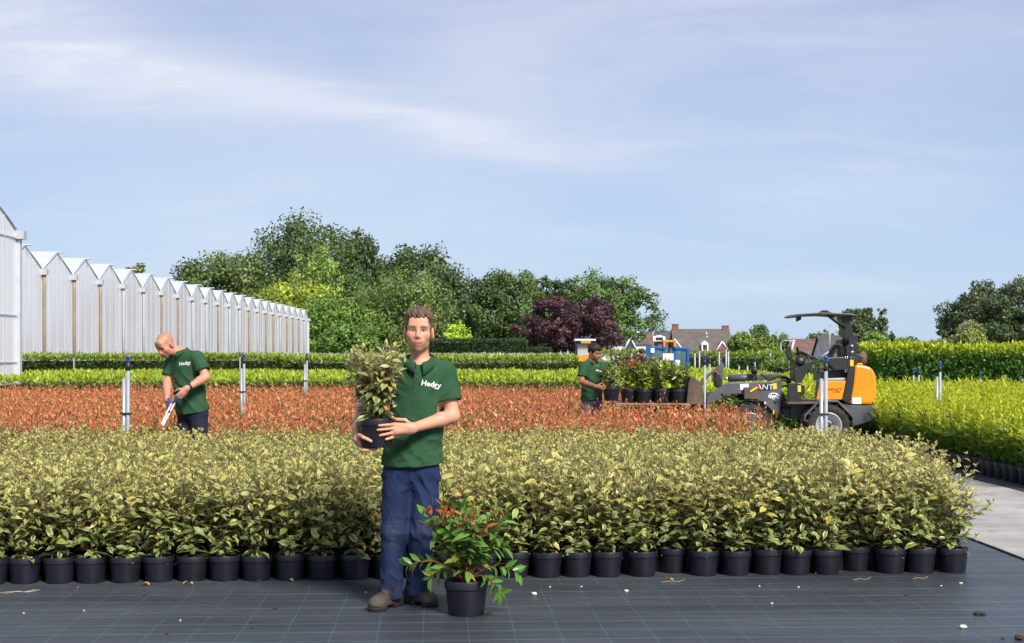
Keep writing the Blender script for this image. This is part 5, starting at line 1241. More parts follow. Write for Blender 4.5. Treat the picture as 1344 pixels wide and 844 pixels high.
def hl3(x, y, z):
    side = np.where(y > .045, .050, np.where(y > .005, -.005, np.where(y > -.03, .020, -.055))); return z - side
w3, j3, f3, O3, _ = worker(777, 22.5, 'dark-haired man in green polo beside the potted plants on the pallet', 
    dict(nk=(777, 475.5, .0), ch=(777, 492, .02), pe=(776.5, 526, .03), sl=(790, 481, .07), sr=(765.5, 480.5, -.09), el=(795, 499, -.02), wl=(801, 511, -.16), er=(763.5, 501, -.16), wr=(782.5, 507.5, -.36), hem=(777, 525, 0)),
    ((780.0, 463.3, -.05), (.72, -.66, -.26), (.14, -.12, .97)), (.30, .135, .075), hl3, (.10, .11, .13), .45, (.012, .010, .009), ('Hedgy', .042, 787.5, 486.3, (1, 0, 0), (0, 0, 1)), 91,
    dict(l=((.5, -.8, .1), (.4, .3, .2), (-.5, 0, .8), .7), r=((.90, -.35, -.12), (.25, .75, .1), (0, .2, 1), .45)), haircol=(.012, .010, .009))

# ------------------------------------------------------------------ greenhouses
def glassmat(name, col, transp, rough=.12):
    m = bpy.data.materials.new(name); m.use_nodes = True; nt = m.node_tree; N = nt.nodes; L = nt.links
    b = N['Principled BSDF']; b.inputs['Roughness'].default_value = rough
    t = N.new('ShaderNodeTexCoord'); nz = N.new('ShaderNodeTexNoise'); nz.inputs['Scale'].default_value = .7; nz.inputs['Detail'].default_value = 5
    mp = N.new('ShaderNodeMapping'); mp.inputs['Scale'].default_value = (1, 2.2, .35); L.new(t.outputs['Object'], mp.inputs[0]); L.new(mp.outputs[0], nz.inputs['Vector'])
    r = N.new('ShaderNodeValToRGB'); r.color_ramp.elements[0].position = .3; r.color_ramp.elements[0].color = (*[c * .88 for c in col], 1); r.color_ramp.elements[1].position = .7; r.color_ramp.elements[1].color = (*col, 1)
    L.new(nz.outputs[0], r.inputs[0]); L.new(r.outputs[0], b.inputs['Base Color'])
    tr = N.new('ShaderNodeBsdfTransparent'); ms = N.new('ShaderNodeMixShader'); ms.inputs[0].default_value = transp
    L.new(b.outputs[0], ms.inputs[1]); L.new(tr.outputs[0], ms.inputs[2]); L.new(ms.outputs[0], N['Material Output'].inputs['Surface']); return m
m_pane = glassmat('whitewashed_glass', (.86, .86, .90), .10); m_roofg = glassmat('roof_glass', (.75, .79, .85), .45, .08)
m_alu = pm('aluminium_bar', (.55, .56, .60), .45, .08, 3, metal=.3); m_screen = pm('white_screen_cloth', (.72, .72, .75), .9, .06, .5)
m_pipe_b = pm('rust_brown_downpipe', (.26, .20, .13), .7, .2, 2); m_pipe_g = pm('grey_downpipe', (.36, .36, .38), .6, .1, 2); m_plinth = pm('concrete_plinth', (.35, .34, .33), .9, .1, 2)
SP, EAVE, RISE = 3.99, 4.62, .76
def greenhouse(x, y0, n, label, depth=26, endpost=True, pipes=None, rails=()):
    e = empty('greenhouse', (x, y0, 0)); tag(e, label, 'greenhouse')
    hs = [EAVE + RISE * (1 - abs(k - 2) / 2) for k in range(5)]
    panes = []
    for k in range(4):
        b = MB(); a, c = k * SP / 4 + .03, (k + 1) * SP / 4 - .03; h0, h1 = hs[k] - .06, hs[k + 1] - .06
        b.prism([(a, .32), (c, .32), (c, h1), (a, h0)], lambda u, v: Vector((0, u, v)), lambda u, v: Vector((-.012, u, v))); panes.append(b.mesh('pane', m_pane))
    roofs = []
    for k in (0, 1):
        b = MB(); p0, p1 = ((0, EAVE), (SP / 2, EAVE + RISE)) if k == 0 else ((SP / 2, EAVE + RISE), (SP, EAVE)); t = .02
        b.prism([p0, p1, (p1[0], p1[1] + t), (p0[0], p0[1] + t)], lambda u, v: Vector((-.05, u, v)), lambda u, v: Vector((-depth, u, v))); roofs.append(b.mesh('roof_panel', m_roofg))
    b = MB()
    for k in range(4): b.box2((-.03, k * SP / 4 - .018, .3), (.02, k * SP / 4 + .018, hs[k] - .03))
    for (q, w) in (((0, EAVE), (SP / 2, EAVE + RISE)), ((SP / 2, EAVE + RISE), (SP, EAVE))): b.tube([(.0, q[0], q[1] + .02), (.0, w[0], w[1] + .02)], .035, 6)
    for z in (1.25,) + tuple(rails): b.box2((-.02, 0.03, z - .02), (.022, SP - .03, z + .02))
    b.tube([(.22, SP / 2, EAVE + RISE + .03), (-depth, SP / 2, EAVE + RISE + .03)], .04, 6); fr = b.mesh('frame', m_alu)
    b = MB(); b.box2((-depth, -.10, EAVE - .16), (.0, .10, EAVE - .02)); b.box2((.0, -.14, EAVE - .20), (.22, .14, EAVE + .02)); gut = b.mesh('gutter', m_alu)
    b = MB(); b.tube([(.10, 0, 0), (.10, 0, EAVE - .15)], .065, 8); pb = b.mesh('downpipe', m_pipe_b); b = MB(); b.tube([(.10, 0, 0), (.10, 0, EAVE - .15)], .06, 8); pg = b.mesh('downpipe', m_pipe_g)
    for i in range(n):
        for p in panes: obj('pane', p, e, (0, i * SP, 0))
        for p in roofs: obj('roof_panel', p, e, (0, i * SP, 0))
        obj('frame', fr, e, (0, i * SP, 0))
        if i > 0: obj('gutter', gut, e, (0, i * SP, 0)); obj('downpipe', pb if (pipes is None or i in pipes) else pg, e, (0, i * SP, 0))
    b = MB(); b.box2((-.12, -.05, 0), (.02, n * SP + .05, .31)); b.build('plinth', m_plinth, e)
    b = MB(); b.box2((-.62, .1, .3), (-.60, n * SP - .1, 3.55)); b.build('shade_screen', m_screen, e)
    for yy in (0, n * SP):      # end walls running back from the facade
        b = MB(); b.box2((-depth, yy - .012, .3), (-.05, yy + .012, EAVE - .02)); b.build('end_wall', m_pane, e)
    if endpost: b = MB(); b.box2((-.06, n * SP - .05, 0), (.10, n * SP + .12, EAVE + .02), .01); b.build('corner_post', m_alu, e); obj('gutter', gut, e, (0, n * SP, 0))
    return e
g0 = GX(55, 54)
greenhouse(g0[0], g0[1] - 2 * SP, 23, 'long white greenhouse with a row of pointed gables beside the hedge', pipes={2, 3, 4, 7, 8, 11, 14, 16, 17, 19, 20, 21})
g1 = GX(22, 36.7)
greenhouse(g1[0], g1[1] - 5 * SP, 5, 'nearer greenhouse corner with its tall gable rising above the long greenhouse', rails=(4.45, 2.45))

# ------------------------------------------------------------------ houses far behind
m_tile = pm('brown_grey_roof_tiles', (.105, .090, .080), .85, .2, .8, .3, 3); m_red = pm('red_brown_roof_tiles', (.15, .082, .066), .85, .2, .8, .3, 3); m_slate = pm('dark_roof_tiles', (.075, .072, .074), .8, .2, .8)
m_brick = pm('house_brick', (.20, .10, .075), .9, .2, 1.5); m_whitew = pm('white_house_wall', (.72, .72, .72), .8, .06, .5); m_trim = pm('white_trim', (.78, .78, .78), .6, .04); m_win = pm('dark_window_glass', (.05, .06, .075), .12, .2, .4); m_navy = pm('dark_blue_gable_boards', (.035, .05, .085), .7, .1, 1); m_panel = pm('roof_skylight_glass', (.55, .62, .70), .2, .05)
def house(name, px0, px1, ridge_y, eave_y, d, roof, wall, label, depth=9.0, hip=0.0, chim=(), dormers=(), gables=(), windows=(), skylights=(), barge=()):
    A = W(px0, HOR, d); o = np.array([A[0], A[1], 0]); e = empty(name, o, -YAW); tag(e, label, 'house'); k = d / F
    X = lambda p: (p - px0) * k; Z = lambda y: CAMH + (HOR - y) * k
    wx, zr, ze = X(px1), Z(ridge_y), max(Z(eave_y), .6); ov = .35
    b = MB(); b.box2((.3, .0, -.1), (wx - .3, depth, ze)); b.prism([(0.0, ze), (depth, ze), (depth / 2, zr - .25)], lambda u, v: Vector((.3, u, v)), lambda u, v: Vector((wx - .3, u, v))); b.build('wall', wall, e)
    b = MB(); hp = hip * wx; t = .22
    for s_, (ya, yb) in ((0, (-ov, depth / 2)), (1, (depth + ov, depth / 2))):
        zo = ze - ov * (zr - ze) / (depth / 2)
        q = [Vector((0, ya, zo)), Vector((wx, ya, zo)), Vector((wx - hp, yb, zr)), Vector((hp, yb, zr))]; t_ = bmesh.new(); lo_ = [t_.verts.new(v) for v in q]; up_ = [t_.verts.new(v + Vector((0, 0, t))) for v in q]
        t_.faces.new(lo_); t_.faces.new(up_[::-1])
        for i in range(4): t_.faces.new([lo_[i], up_[i], up_[(i + 1) % 4], lo_[(i + 1) % 4]])
        b._merge(t_)
    rf = b.build('roof', roof, e)
    def on_roof(z): return depth / 2 * (z - ze) / max(zr - ze, .1)      # y of the front slope at height z
    for (cx, cy0, w) in chim:
        b = MB(); x = X(cx); b.box2((x - w / 2, depth / 2 - .5, zr - .6), (x + w / 2, depth / 2 + .5, Z(cy0)), .03); b.box2((x - w / 2 - .08, depth / 2 - .58, Z(cy0) - .25), (x + w / 2 + .08, depth / 2 + .58, Z(cy0) - .12)); b.build('chimney', m_brick, rf)
    for (a, c, ty, by) in dormers:
        zt, zb = Z(ty), Z(by); yb = on_roof(zb); b = MB(); xa, xc = X(a), X(c); xm = (xa + xc) / 2; hh = (zt - zb) * .72
        b.prism([(xa, zb), (xc, zb), (xc, zb + hh), (xm, zt), (xa, zb + hh)], lambda u, v: Vector((u, yb - .25, v)), lambda u, v: Vector((u, on_roof(zt) + .3, v))); dm = b.build('dormer', m_trim, e)
        b = MB(); w_ = (xc - xa); b.box2((xa + w_ * .2, yb - .30, zb + hh * .2), (xc - w_ * .2, yb - .252, zb + hh * .85)); b.build('window', m_win, dm)
    for (a, c, ty, by, wm) in gables:
        zt, zb = Z(ty), max(Z(by), .3); b = MB(); xa, xc = X(a), X(c); xm = (xa + xc) / 2
        b.prism([(xa, zb), (xc, zb), (xm, zt)], lambda u, v: Vector((u, -1.6, v)), lambda u, v: Vector((u, on_roof(zt) + .3, v))); gb = b.build('gable', wm, e)
        b = MB()
        for (p, q) in (((xa, zb), (xm, zt)), ((xc, zb), (xm, zt))): b.tube([(p[0], -1.72, p[1]), (q[0], -1.72, q[1] + .12)], .16, 4)
        b.build('bargeboard', m_trim, gb)
    for (a, c, ty, by) in windows:
        b = MB(); b.box2((X(a), -.06, Z(by)), (X(c), .02, Z(ty))); wn_ = b.build('window', m_win, e); b = MB(); w_ = .07
        for (p0, p1) in (((X(a) - w_, -.08, Z(ty)), (X(c) + w_, -.02, Z(ty) + w_)), ((X(a) - w_, -.08, Z(by) - w_), (X(c) + w_, -.02, Z(by)))): b.box2(p0, p1)
        b.build('frame', m_trim, wn_)
    for (a, c, ty, by) in skylights:
        zt, zb = Z(ty), Z(by); y0, y1 = on_roof(zb), on_roof(zt); q = [Vector((X(a), y0 - .25, zb + t)), Vector((X(c), y0 - .25, zb + t)), Vector((X(c), y1 - .25, zt + t)), Vector((X(a), y1 - .25, zt + t))]
        t_ = bmesh.new(); f_ = [t_.verts.new(v) for v in q]; g_ = [t_.verts.new(v + Vector((0, .2, -.1))) for v in q]; t_.faces.new(f_); t_.faces.new(g_[::-1])
        for i in range(4): t_.faces.new([f_[i], g_[i], g_[(i + 1) % 4], f_[(i + 1) % 4]])
        b = MB(); b._merge(t_); b.build('skylight', m_panel, rf)
    for (a, ya, c, yc) in barge:
        b = MB(); b.tube([(X(a), -.6, Z(ya)), (X(c), -.6, Z(yc))], .2, 4); b.build('bargeboard', m_trim, rf)
    return e
house('farmhouse', 885, 963, 432.5, 463, 330, m_tile, m_brick, 'large brown-grey roofed house with two chimneys and a white dormer', 13, chim=((890.5, 424.5, 1.5), (957.5, 426.5, 1.5)), dormers=((921, 930, 447, 461),), gables=((936, 957, 449, 464, m_brick),), skylights=((930.5, 931.8, 436.5, 439.5), (930.5, 931.8, 442, 444)), barge=((884.5, 445, 899, 463),))
house('house', 862, 888, 435, 447, 350, m_slate, m_brick, 'small dark-roofed house with white box dormer left of the large brown roof', 10, dormers=((857, 873, 439.5, 448),))
house('house', 803, 852, 443.5, 452, 290, m_tile, m_whitew, 'low white-walled house with dark blue gable below the purple tree', 9, gables=((817, 836, 444, 462, m_navy),))
house('house', 804, 848, 435, 447, 330, m_slate, m_brick, 'dark-roofed house with pale skylights behind the low white-walled one', 9, skylights=((809, 815, 437, 440), (812, 818, 441, 444), (829, 834, 437, 445), (835, 841, 436, 444)))
house('house', 846, 858, 437, 452, 335, m_red, m_brick, 'narrow red brick house end between the dark roofs', 8)
house('house', 1041, 1092, 446, 467, 250, m_red, m_whitew, 'house with red-brown roof and white edge seen through the loader', 10, chim=((1076, 444.5, 1.0),), barge=((1041.5, 446, 1036, 466),))
house('house', 1080, 1113, 441.5, 468, 230, m_slate, m_whitew, 'house with steep grey roof and white verge behind the loader seat', 9, barge=((1076, 469, 1109, 448),))
house('house', 1170, 1207, 449.5, 456, 430, m_red, m_whitew, 'far low brown-roofed house above the end of the laurel hedge', 9, skylights=((1190, 1198, 452.5, 456),))
house('house', 1207, 1223, 449.5, 456.5, 440, m_slate, m_brick, 'far dark-roofed house next to the low brown-roofed one', 8, chim=((1211, 447.5, 1.0),))
house('house', 1224, 1240, 449.0, 456.5, 450, m_tile, m_whitew, 'far house with pale gable behind the low grey-green bush', 8)
m_galv = pm('galvanised_steel', (.36, .38, .40), .45, .12, 6, metal=.35); m_pvc = pm('grey_pvc_pipe', (.30, .33, .36), .5, .12, 5)
def pole(name, px, d, y_top, r, label, cat_, arm=None):
    e = empty(name, GX(px, d)); tag(e, label, cat_); zt = CAMH + (HOR - y_top) * d / F; b = MB(); b.tube([(0, 0, 0), (0, 0, zt)], [r, r * .7], 8); b.build('mast', m_galv, e); b = MB()
    ax = (arm or 0) * d / F; b.tube([(0, 0, zt - .02), (ax * .25, 0, zt + .12), (ax, 0, zt + .12)], r * .6, 6); b.box((ax, 0, zt + .08), (max(.5, r * 5), .25, .12), None, .02); b.build('lamp_head', m_galv, e); return e
pole('street_lamp', 1089, 190, 428, .10, 'thin grey street lamp rising past the house behind the loader seat', 'street lamp', 3)
pole('street_lamp', 1025, 120, 449, .06, 'short curved grey lamp post in front of the olive trees', 'street lamp', 14)

# ------------------------------------------------------------------ sprinkler posts in the beds
m_red_p = pm('red_nozzle', (.45, .03, .03), .4); m_blue_p = pm('blue_nozzle', (.01, .10, .40), .4); m_blk = pm('black_plastic', (.015, .015, .017), .45, .2, 20)
def sprinkler(px, d, top_y, label, double=True, group=None, lean=0.0):
    e = empty('sprinkler_post', GX(px, d)); tag(e, label, 'sprinkler', group); zt = CAMH + (HOR - top_y) * d / F; e.rotation_euler = (0, lean, 0)
    b = MB(); b.tube([(0, 0, 0), (0, 0, zt - .15)], .019, 10); b.build('pipe', m_pvc, e)
    if double: b = MB(); b.tube([(-.045, .01, 0), (-.045, .01, zt - .24)], .020, 10); b.lathe([(0, .006), (.020, 0)], 10, Matrix.Translation((-.045, .01, zt - .24))); b.build('stake', m_galv, e); b = MB(); b.box((-.024, 0, zt - .60), (.11, .055, .018), None, .004); b.build('clip', m_blk, e)
    b = MB(); b.lathe([(.019, zt - .16), (.026, zt - .155), (.026, zt - .085), (.015, zt - .08), (.015, zt - .05), (0, zt - .05)], 12); b.build('coupling', m_blk, e)
    b = MB(); b.lathe([(.010, zt - .06), (.012, zt - .03), (.022, zt - .028), (.022, zt - .016), (.008, zt - .01), (0, zt - .01)], 10); b.box((.017, 0, zt - .035), (.012, .014, .05)); b.box((-.017, 0, zt - .035), (.012, .014, .05)); b.build('nozzle', m_blue_p, e)
    b = MB(); b.lathe([(0, zt + .004), (.010, zt), (.012, zt - .012), (0, zt - .014)], 8); b.build('nozzle_cap', m_red_p, e); return e
sprinkler(167.5, 14.62, 466.0, 'grey sprinkler post standing right beside the bald man', lean=.004)
sprinkler(321, 22.4, 464.0, 'grey double sprinkler post in the red shrubs beyond the bald man', lean=-.006)
sprinkler(402, 31.0, 463.5, 'grey sprinkler post at the far edge of the red shrubs before the greenhouse end', lean=.012)
sprinkler(1084, 14.60, 466.5, 'tall grey sprinkler post in front of the loader rear wheel')
sprinkler(925, 21.9, 465.5, 'single grey sprinkler post before the loader lifting arm', False)
sprinkler(931.5, 31.5, 468, 'slim grey sprinkler post behind the loader lifting arm', False)
sprinkler(991, 42, 468, 'slim sprinkler post with red cap over the loader cylinder', False)
sprinkler(1234, 21.6, 474.0, 'grey sprinkler post standing among the bright laurels')
sprinkler(1206, 29.5, 482, 'grey post in the laurels before the tall hedge, beside the one with twin pipes', False)
sprinkler(1199, 32.0, 483, 'second slim post in the laurels close to the tall hedge end', False)
sprinkler(1287, 31.5, 488, 'short grey post in the laurels under the tall hedge', False)
sprinkler(1340, 30.5, 494, 'stubby grey post in the laurels at the far end of the tall hedge', True)
sprinkler(808, 33.5, 466, 'dark thin sprinkler post behind the plants on the pallet', False)
for i, (px, d, ty) in enumerate(((97, 46.6, 463), (315, 46.8, 462), (258, 46.7, 461.5))): sprinkler(px, d, ty, 'little sprinkler head poking above the clipped hedge by the greenhouse', False, 'sprinkler heads over the hedge')
for i, (px, d, ty, h_) in enumerate(((783, 58, 457, 0), (829, 58, 461, 0), (838, 59, 460, 0), (912, 57, 461, 0), (918, 58, 458, 0), (944, 58, 459, 0), (953, 57.5, 456, 0), (956, 58.5, 459, 0), (970, 57, 478, 0), (981, 57, 478, 0), (1000, 57.5, 477, 0), (1011, 58, 461, 0), (736, 60, 459, 0), (745, 60, 458, 0), (722, 61, 460, 0))):
    e = empty('stake', GX(px, d), 0); tag(e, 'thin grey stake among the far beds near the blue frame', 'stake', 'thin grey stakes among the far beds'); zt = CAMH + (HOR - ty) * d / F
    b = MB(); b.tube([(0, 0, 0), (0, 0, zt - .06)], .035, 6); b.build('shaft', m_galv, e); b = MB(); b.lathe([(.035, zt - .07), (.042, zt - .06), (.030, zt), (0, zt)], 8); b.build('cap', m_blk, e)

# ------------------------------------------------------------------ far machines
m_blueP = pm('blue_machine_paint', (.006, .10, .42), .4, .12, 4); m_yel = pm('yellow_machine_paint', (.72, .30, .012), .4, .1, 4); m_whitep = pm('white_sign', (.75, .75, .76), .6, .04); m_meshb = glassmat('blue_tinted_guard_mesh', (.10, .22, .28), .55)
DB = 47.5
def at_frame(O, D0, px0):
    k = D0 / F; return lambda px, py, y=0.0: Vector(((px - 672) / F * (D0 + y) - (px0 - 672) / F * D0, y, CAMH + (HOR - py) / F * (D0 + y)))
e = empty('pallet_machine', GX(878, DB), -YAW); tag(e, 'blue steel frame with yellow top and white panels beyond the potted plants', 'machine'); q = at_frame(None, DB, 878)
def strut(par, name, pts, w, mat):
    b = MB(); pts = [Vector(p) for p in pts]
    for a, c in zip(pts[:-1], pts[1:]):
        d = c - a; b.box((a + c) / 2, (w, w, d.length + w * .98), d.to_track_quat('Z', 'Y').to_matrix(), w * .1)
    return b.build(name, mat, par)
fl = q(852.5, 456); fr_ = q(903, 457.5)
for (a, y) in ((852.5, 455.5), (903, 457.5)):
    for yy in (0, .9): p = q(a, y); strut(e, 'post', [(p.x, yy, 0), (p.x, yy, p.z)], .075, m_blueP)
strut(e, 'top_rail', [q(853.5, 455.5), q(871, 457)], .07, m_blueP); strut(e, 'top_rail', [q(886, 456.5), q(902, 457.5)], .07, m_blueP); strut(e, 'bottom_rail', [(fl.x + .06, 0, .12), (fr_.x - .06, 0, .12)], .07, m_blueP); strut(e, 'back_rail', [(fl.x + .06, .9, fl.z - .04), (fr_.x - .06, .9, fr_.z - .04)], .06, m_blueP)
for a in (871.5, 885): p = q(a, 449); strut(e, 'mast', [(p.x, .1, 0), (p.x, .1, p.z)], .12, m_blueP)
strut(e, 'hoist_arch', [q(871.8, 454, -.03), q(871.8, 447.8, -.03), q(885.5, 447.8, -.03), q(885.5, 454, -.03)], .07, m_yel); strut(e, 'cylinder', [q(878, 463, .15), q(878, 446, .15)], .05, m_blk)
def panel(par, name, a, y0, c, y1, dy, mat, th=.02): 
    p0, p1 = q(a, y1, dy), q(c, y0, dy); b = MB(); b.box2((p0.x, dy, p0.z), (p1.x, dy + th, p1.z), .003); return b.build(name, mat, par)
panel(e, 'guard_mesh', 854, 457, 870, 485, .03, m_meshb); panel(e, 'guard_mesh', 887, 458.5, 902, 485, .03, m_meshb); panel(e, 'sign_panel', 870, 464, 884, 473, -.12, m_whitep); panel(e, 'sign_panel', 886, 472.5, 892.5, 481, -.12, m_whitep); panel(e, 'sign_panel', 854, 457, 859, 463, -.08, m_whitep)
DY = 49.0; e = empty('small_loader', GX(769, DY), -YAW); tag(e, 'small yellow loader with white roof seen end-on behind the dark-haired man', 'loader'); q = at_frame(None, DY, 769)
panel(e, 'roof', 754.5, 444.8, 782, 447.2, -.1, m_whitep, 1.0); panel(e, 'light_bar', 763, 447.8, 775.5, 450.6, -.16, m_yel, .12); panel(e, 'sign_light', 761.5, 447.8, 763, 450.6, -.16, m_blueP, .12); panel(e, 'roof_beam', 756, 447.3, 781, 451, -.03, m_blk, .9)
for a in (756.5, 780): strut(e, 'cab_pillar', [q(a, 450), q(a, 469)], .06, m_blk)
m_cabw = glassmat('cab_window', (.55, .62, .66), .45); panel(e, 'window', 758, 451.5, 779, 466.5, .02, m_cabw); panel(e, 'hood', 757, 467, 780, 474.5, -.35, m_yel, 1.3); panel(e, 'chassis', 758, 474.5, 779, 487, -.30, m_blk, 1.3)
for a in (755.5, 781.5):
    c = q(a, 489, .1); c.z = .36; b = MB(); b.lathe([(.20, -.12), (.34, -.12), (.36, -.06), (.36, .06), (.34, .12), (.20, .12)], 20, Matrix.Translation(c) @ Matrix.Rotation(R(90), 4, 'Y')); wh = b.build('wheel', m_blk, e); b = MB(); b.lathe([(0, -.08), (.20, -.10), (.20, .10), (0, .08)], 16, Matrix.Translation(c) @ Matrix.Rotation(R(90), 4, 'Y')); b.build('rim', m_whitep, wh)
for a in (757.5, 779): c = q(a, 471.5, -.38); b = MB(); b.lathe([(0, .03), (.038, .025), (.045, 0), (.04, -.05)], 14, Matrix.Translation(c) @ Matrix.Rotation(R(90), 4, 'X')); b.build('headlight', m_whitep, e)
b = MB(); s0 = GX(792.5, 40); b.tube([(0, 0, 0), (0, 0, 1.2)], .018, 6); e = b.build('marker_disc', m_galv, None, s0); tag(e, 'white round marker disc on a thin stake beside the dark-haired man', 'marker'); b = MB(); b.lathe([(0, .01), (.06, .008), (.06, -.008), (0, -.01)], 18, Matrix.Translation((0, -.03, 1.31)) @ Matrix.Rotation(R(90), 4, 'X')); b.build('disc', m_whitep, e)
worker(838, 50.0, 'small distant worker in dark clothes bending among the far beds', dict(nk=(840, 467.5, 0), ch=(837, 473, .02), pe=(835, 485, .05), sl=(842.5, 469.5, -.1), sr=(834.5, 469.5, .1), el=(845, 476, -.1), wl=(848.5, 479, -.25), er=(838, 477, -.05), wr=(843, 480, -.2), hem=(835, 485.5, 0)),
    ((842.5, 464.2, -.08), (.8, -.4, -.5), (.35, -.2, .9)), (.42, .22, .15), hl3, (.02, .022, .03), .2, (.03, .02, .015), None, 111, dict(l=((.7, -.6, -.3), (-.3, .5, -.3), (0, 0, 1), .6), r=((.7, -.6, -.3), (.3, .5, -.3), (0, 0, 1), .6)), haircol=(.03, .02, .012), shirt_col=(.012, .016, .035))

# ------------------------------------------------------------------ articulated wheel loader with a pallet of plants
DL = 22.4
LO = GX(1083, DL)
ld = empty('wheel_loader', LO, -YAW); tag(ld, 'orange and dark grey wheel loader with open canopy roof carrying potted plants', 'loader')
def lq(px, py, y=0.0): d = DL + y; return Vector(((px - 672) / F * d - (1083 - 672) / F * DL, y, CAMH + (HOR - py) / F * d))
m_org = pm('orange_loader_paint', (.80, .26, .008), .42, .06, 3, coat=.1, spec=.4, dirt=((.55, .22, .04), 4, .64)); m_gry = pm('dark_grey_loader_paint', (.085, .090, .098), .42, .15, 4, dirt=((.09, .075, .06), 3.5, .60)); m_blkm = pm('black_loader_paint', (.018, .019, .022), .42, .2, 6, dirt=((.06, .05, .042), 5, .66))
m_rubber = pm('tyre_rubber', (.022, .021, .020), .85, .25, 12, .3, 40, dirt=((.075, .062, .05), 9, .52)); m_rim = pm('silver_rim', (.46, .46, .47), .4, .08, 6, metal=.3, dirt=((.25, .22, .19), 12, .62)); m_rust = pm('rusty_steel', (.10, .068, .050), .8, .35, 5, .3, 30); m_chrome = pm('cylinder_rod', (.62, .63, .65), .18, .03, metal=.9); m_hose = pm('hydraulic_hose', (.012, .012, .013), .5); m_ylab = pm('yellow_sticker', (.80, .55, .02), .5, .05); m_wlab = pm('white_sticker', (.72, .74, .78), .5, .05); m_redp = pm('red_paint', (.5, .03, .03), .4); m_mirror = pm('mirror_glass', (.55, .6, .65), .08, .03, metal=.8)
ZB = lambda zx, zy: (1030 + zx / 7.67, 480 + zy / 7.67)       # photo coordinates of the enlarged views used for measuring
ZC = lambda zx, zy: (910 + zx / 7.67, 460 + zy / 7.67)
ZA = lambda zx, zy: (1030 + zx / 9.377, 400 + zy / 9.377)
def plate(name, pts, zf, y0, y1, mat, par=None, bev=.008):
    P = []
    for (a, b) in pts: v = lq(*zf(a, b), y0); P.append((v.x, v.z))
    m = MB(); m.prism(P, lambda u, v: Vector((u, y0, v)), lambda u, v: Vector((u, y1, v)), bev); return m.build(name, mat, par or ld)
def bar(name, pts, zf, y, r, mat, par=None, seg=10):
    m = MB(); m.tube([lq(*zf(a, b), yy if yy is not None else y) for (a, b, yy) in [(p + (None,))[:3] for p in pts]], r, seg); return m.build(name, mat, par or ld)
def smooth_path(pts, n=6):
    pts = [Vector(p) for p in pts]; out = []
    for i in range(len(pts) - 1):
        p0, p1, p2, p3 = pts[max(i - 1, 0)], pts[i], pts[i + 1], pts[min(i + 2, len(pts) - 1)]
        for k in range(n):
            t = k / n; out.append(.5 * ((2 * p1) + (p2 - p0) * t + (2 * p0 - 5 * p1 + 4 * p2 - p3) * t * t + (3 * p1 - p0 - 3 * p2 + p3) * t ** 3))
    out.append(pts[-1]); return out
def hose(pts, zf, y, r=.014, par=None, name='hose', mat=None):
    m = MB(); m.tube(smooth_path([lq(*zf(a, b), y) for a, b in pts]), r, 8); return m.build(name, mat or m_hose, par or ld)
# wheels
def wheel(px, y0, rr=.362, wd=.27, near=True):
    c = lq(px, 559, y0); c.z = rr; Rm = Matrix.Translation(Vector((c.x, y0 + wd / 2, rr))) @ Matrix.Rotation(R(90), 4, 'X')
    h = wd / 2; b = MB(); b.lathe([(.205, -h * .80), (.24, -h * .98), (.30, -h), (rr - .035, -h * .93), (rr - .022, -h * .72), (rr - .018, 0), (rr - .022, h * .72), (rr - .035, h * .93), (.30, h), (.24, h * .98), (.205, h * .80)], 40, Rm)
    n = 18
    for k in range(n):
        for s in (-1, 1):
            a = 2 * math.pi * (k + (.5 if s > 0 else 0)) / n; M = Rm @ Matrix.Rotation(a, 4, 'Z') @ Matrix.Translation((rr - .016, .012 * s, s * h * .48)) @ Matrix.Rotation(s * R(28), 4, 'X')
            t = bmesh.new(); bmesh.ops.create_cube(t, size=1)
            for v in t.verts: v.co = Vector((v.co.x * .034, v.co.y * .042, v.co.z * h * 1.02))
            b._merge(t, M)
    w = b.build('wheel', m_rubber, ld); b = MB(); b.lathe([(.0, h * .10), (.055, h * .12), (.058, h * .30), (.075, h * .30), (.075, h * .08), (.15, h * .20), (.165, h * .62), (.185, h * .70), (.190, h * .88), (.205, h * .92), (.212, h * .86), (.205, h * .5), (.20, -h * .8)], 36, Rm); rim = b.build('rim', m_rim, w)
    for k in range(5):
        a = 2 * math.pi * k / 5 + .4; b = MB(); b.lathe([(0, h * .40), (.016, h * .40), (.017, h * .12)], 8, Rm @ Matrix.Translation((.085 * math.cos(a), .085 * math.sin(a), 0))); b.build('wheel_bolt', m_blkm, w)
    b = MB(); b.lathe([(0, h * .44), (.045, h * .42), (.050, h * .1)], 16, Rm); b.build('hub', m_blkm, w)
wheel(1088, 0.0); wheel(984, 0.0); wheel(1088, .88); wheel(984, .88)
for px in (1088, 984): c = lq(px, 559, 0); b = MB(); b.tube([(c.x, .2, .362), (c.x, .95, .362)], .07, 12); b.build('axle', m_blkm, ld)
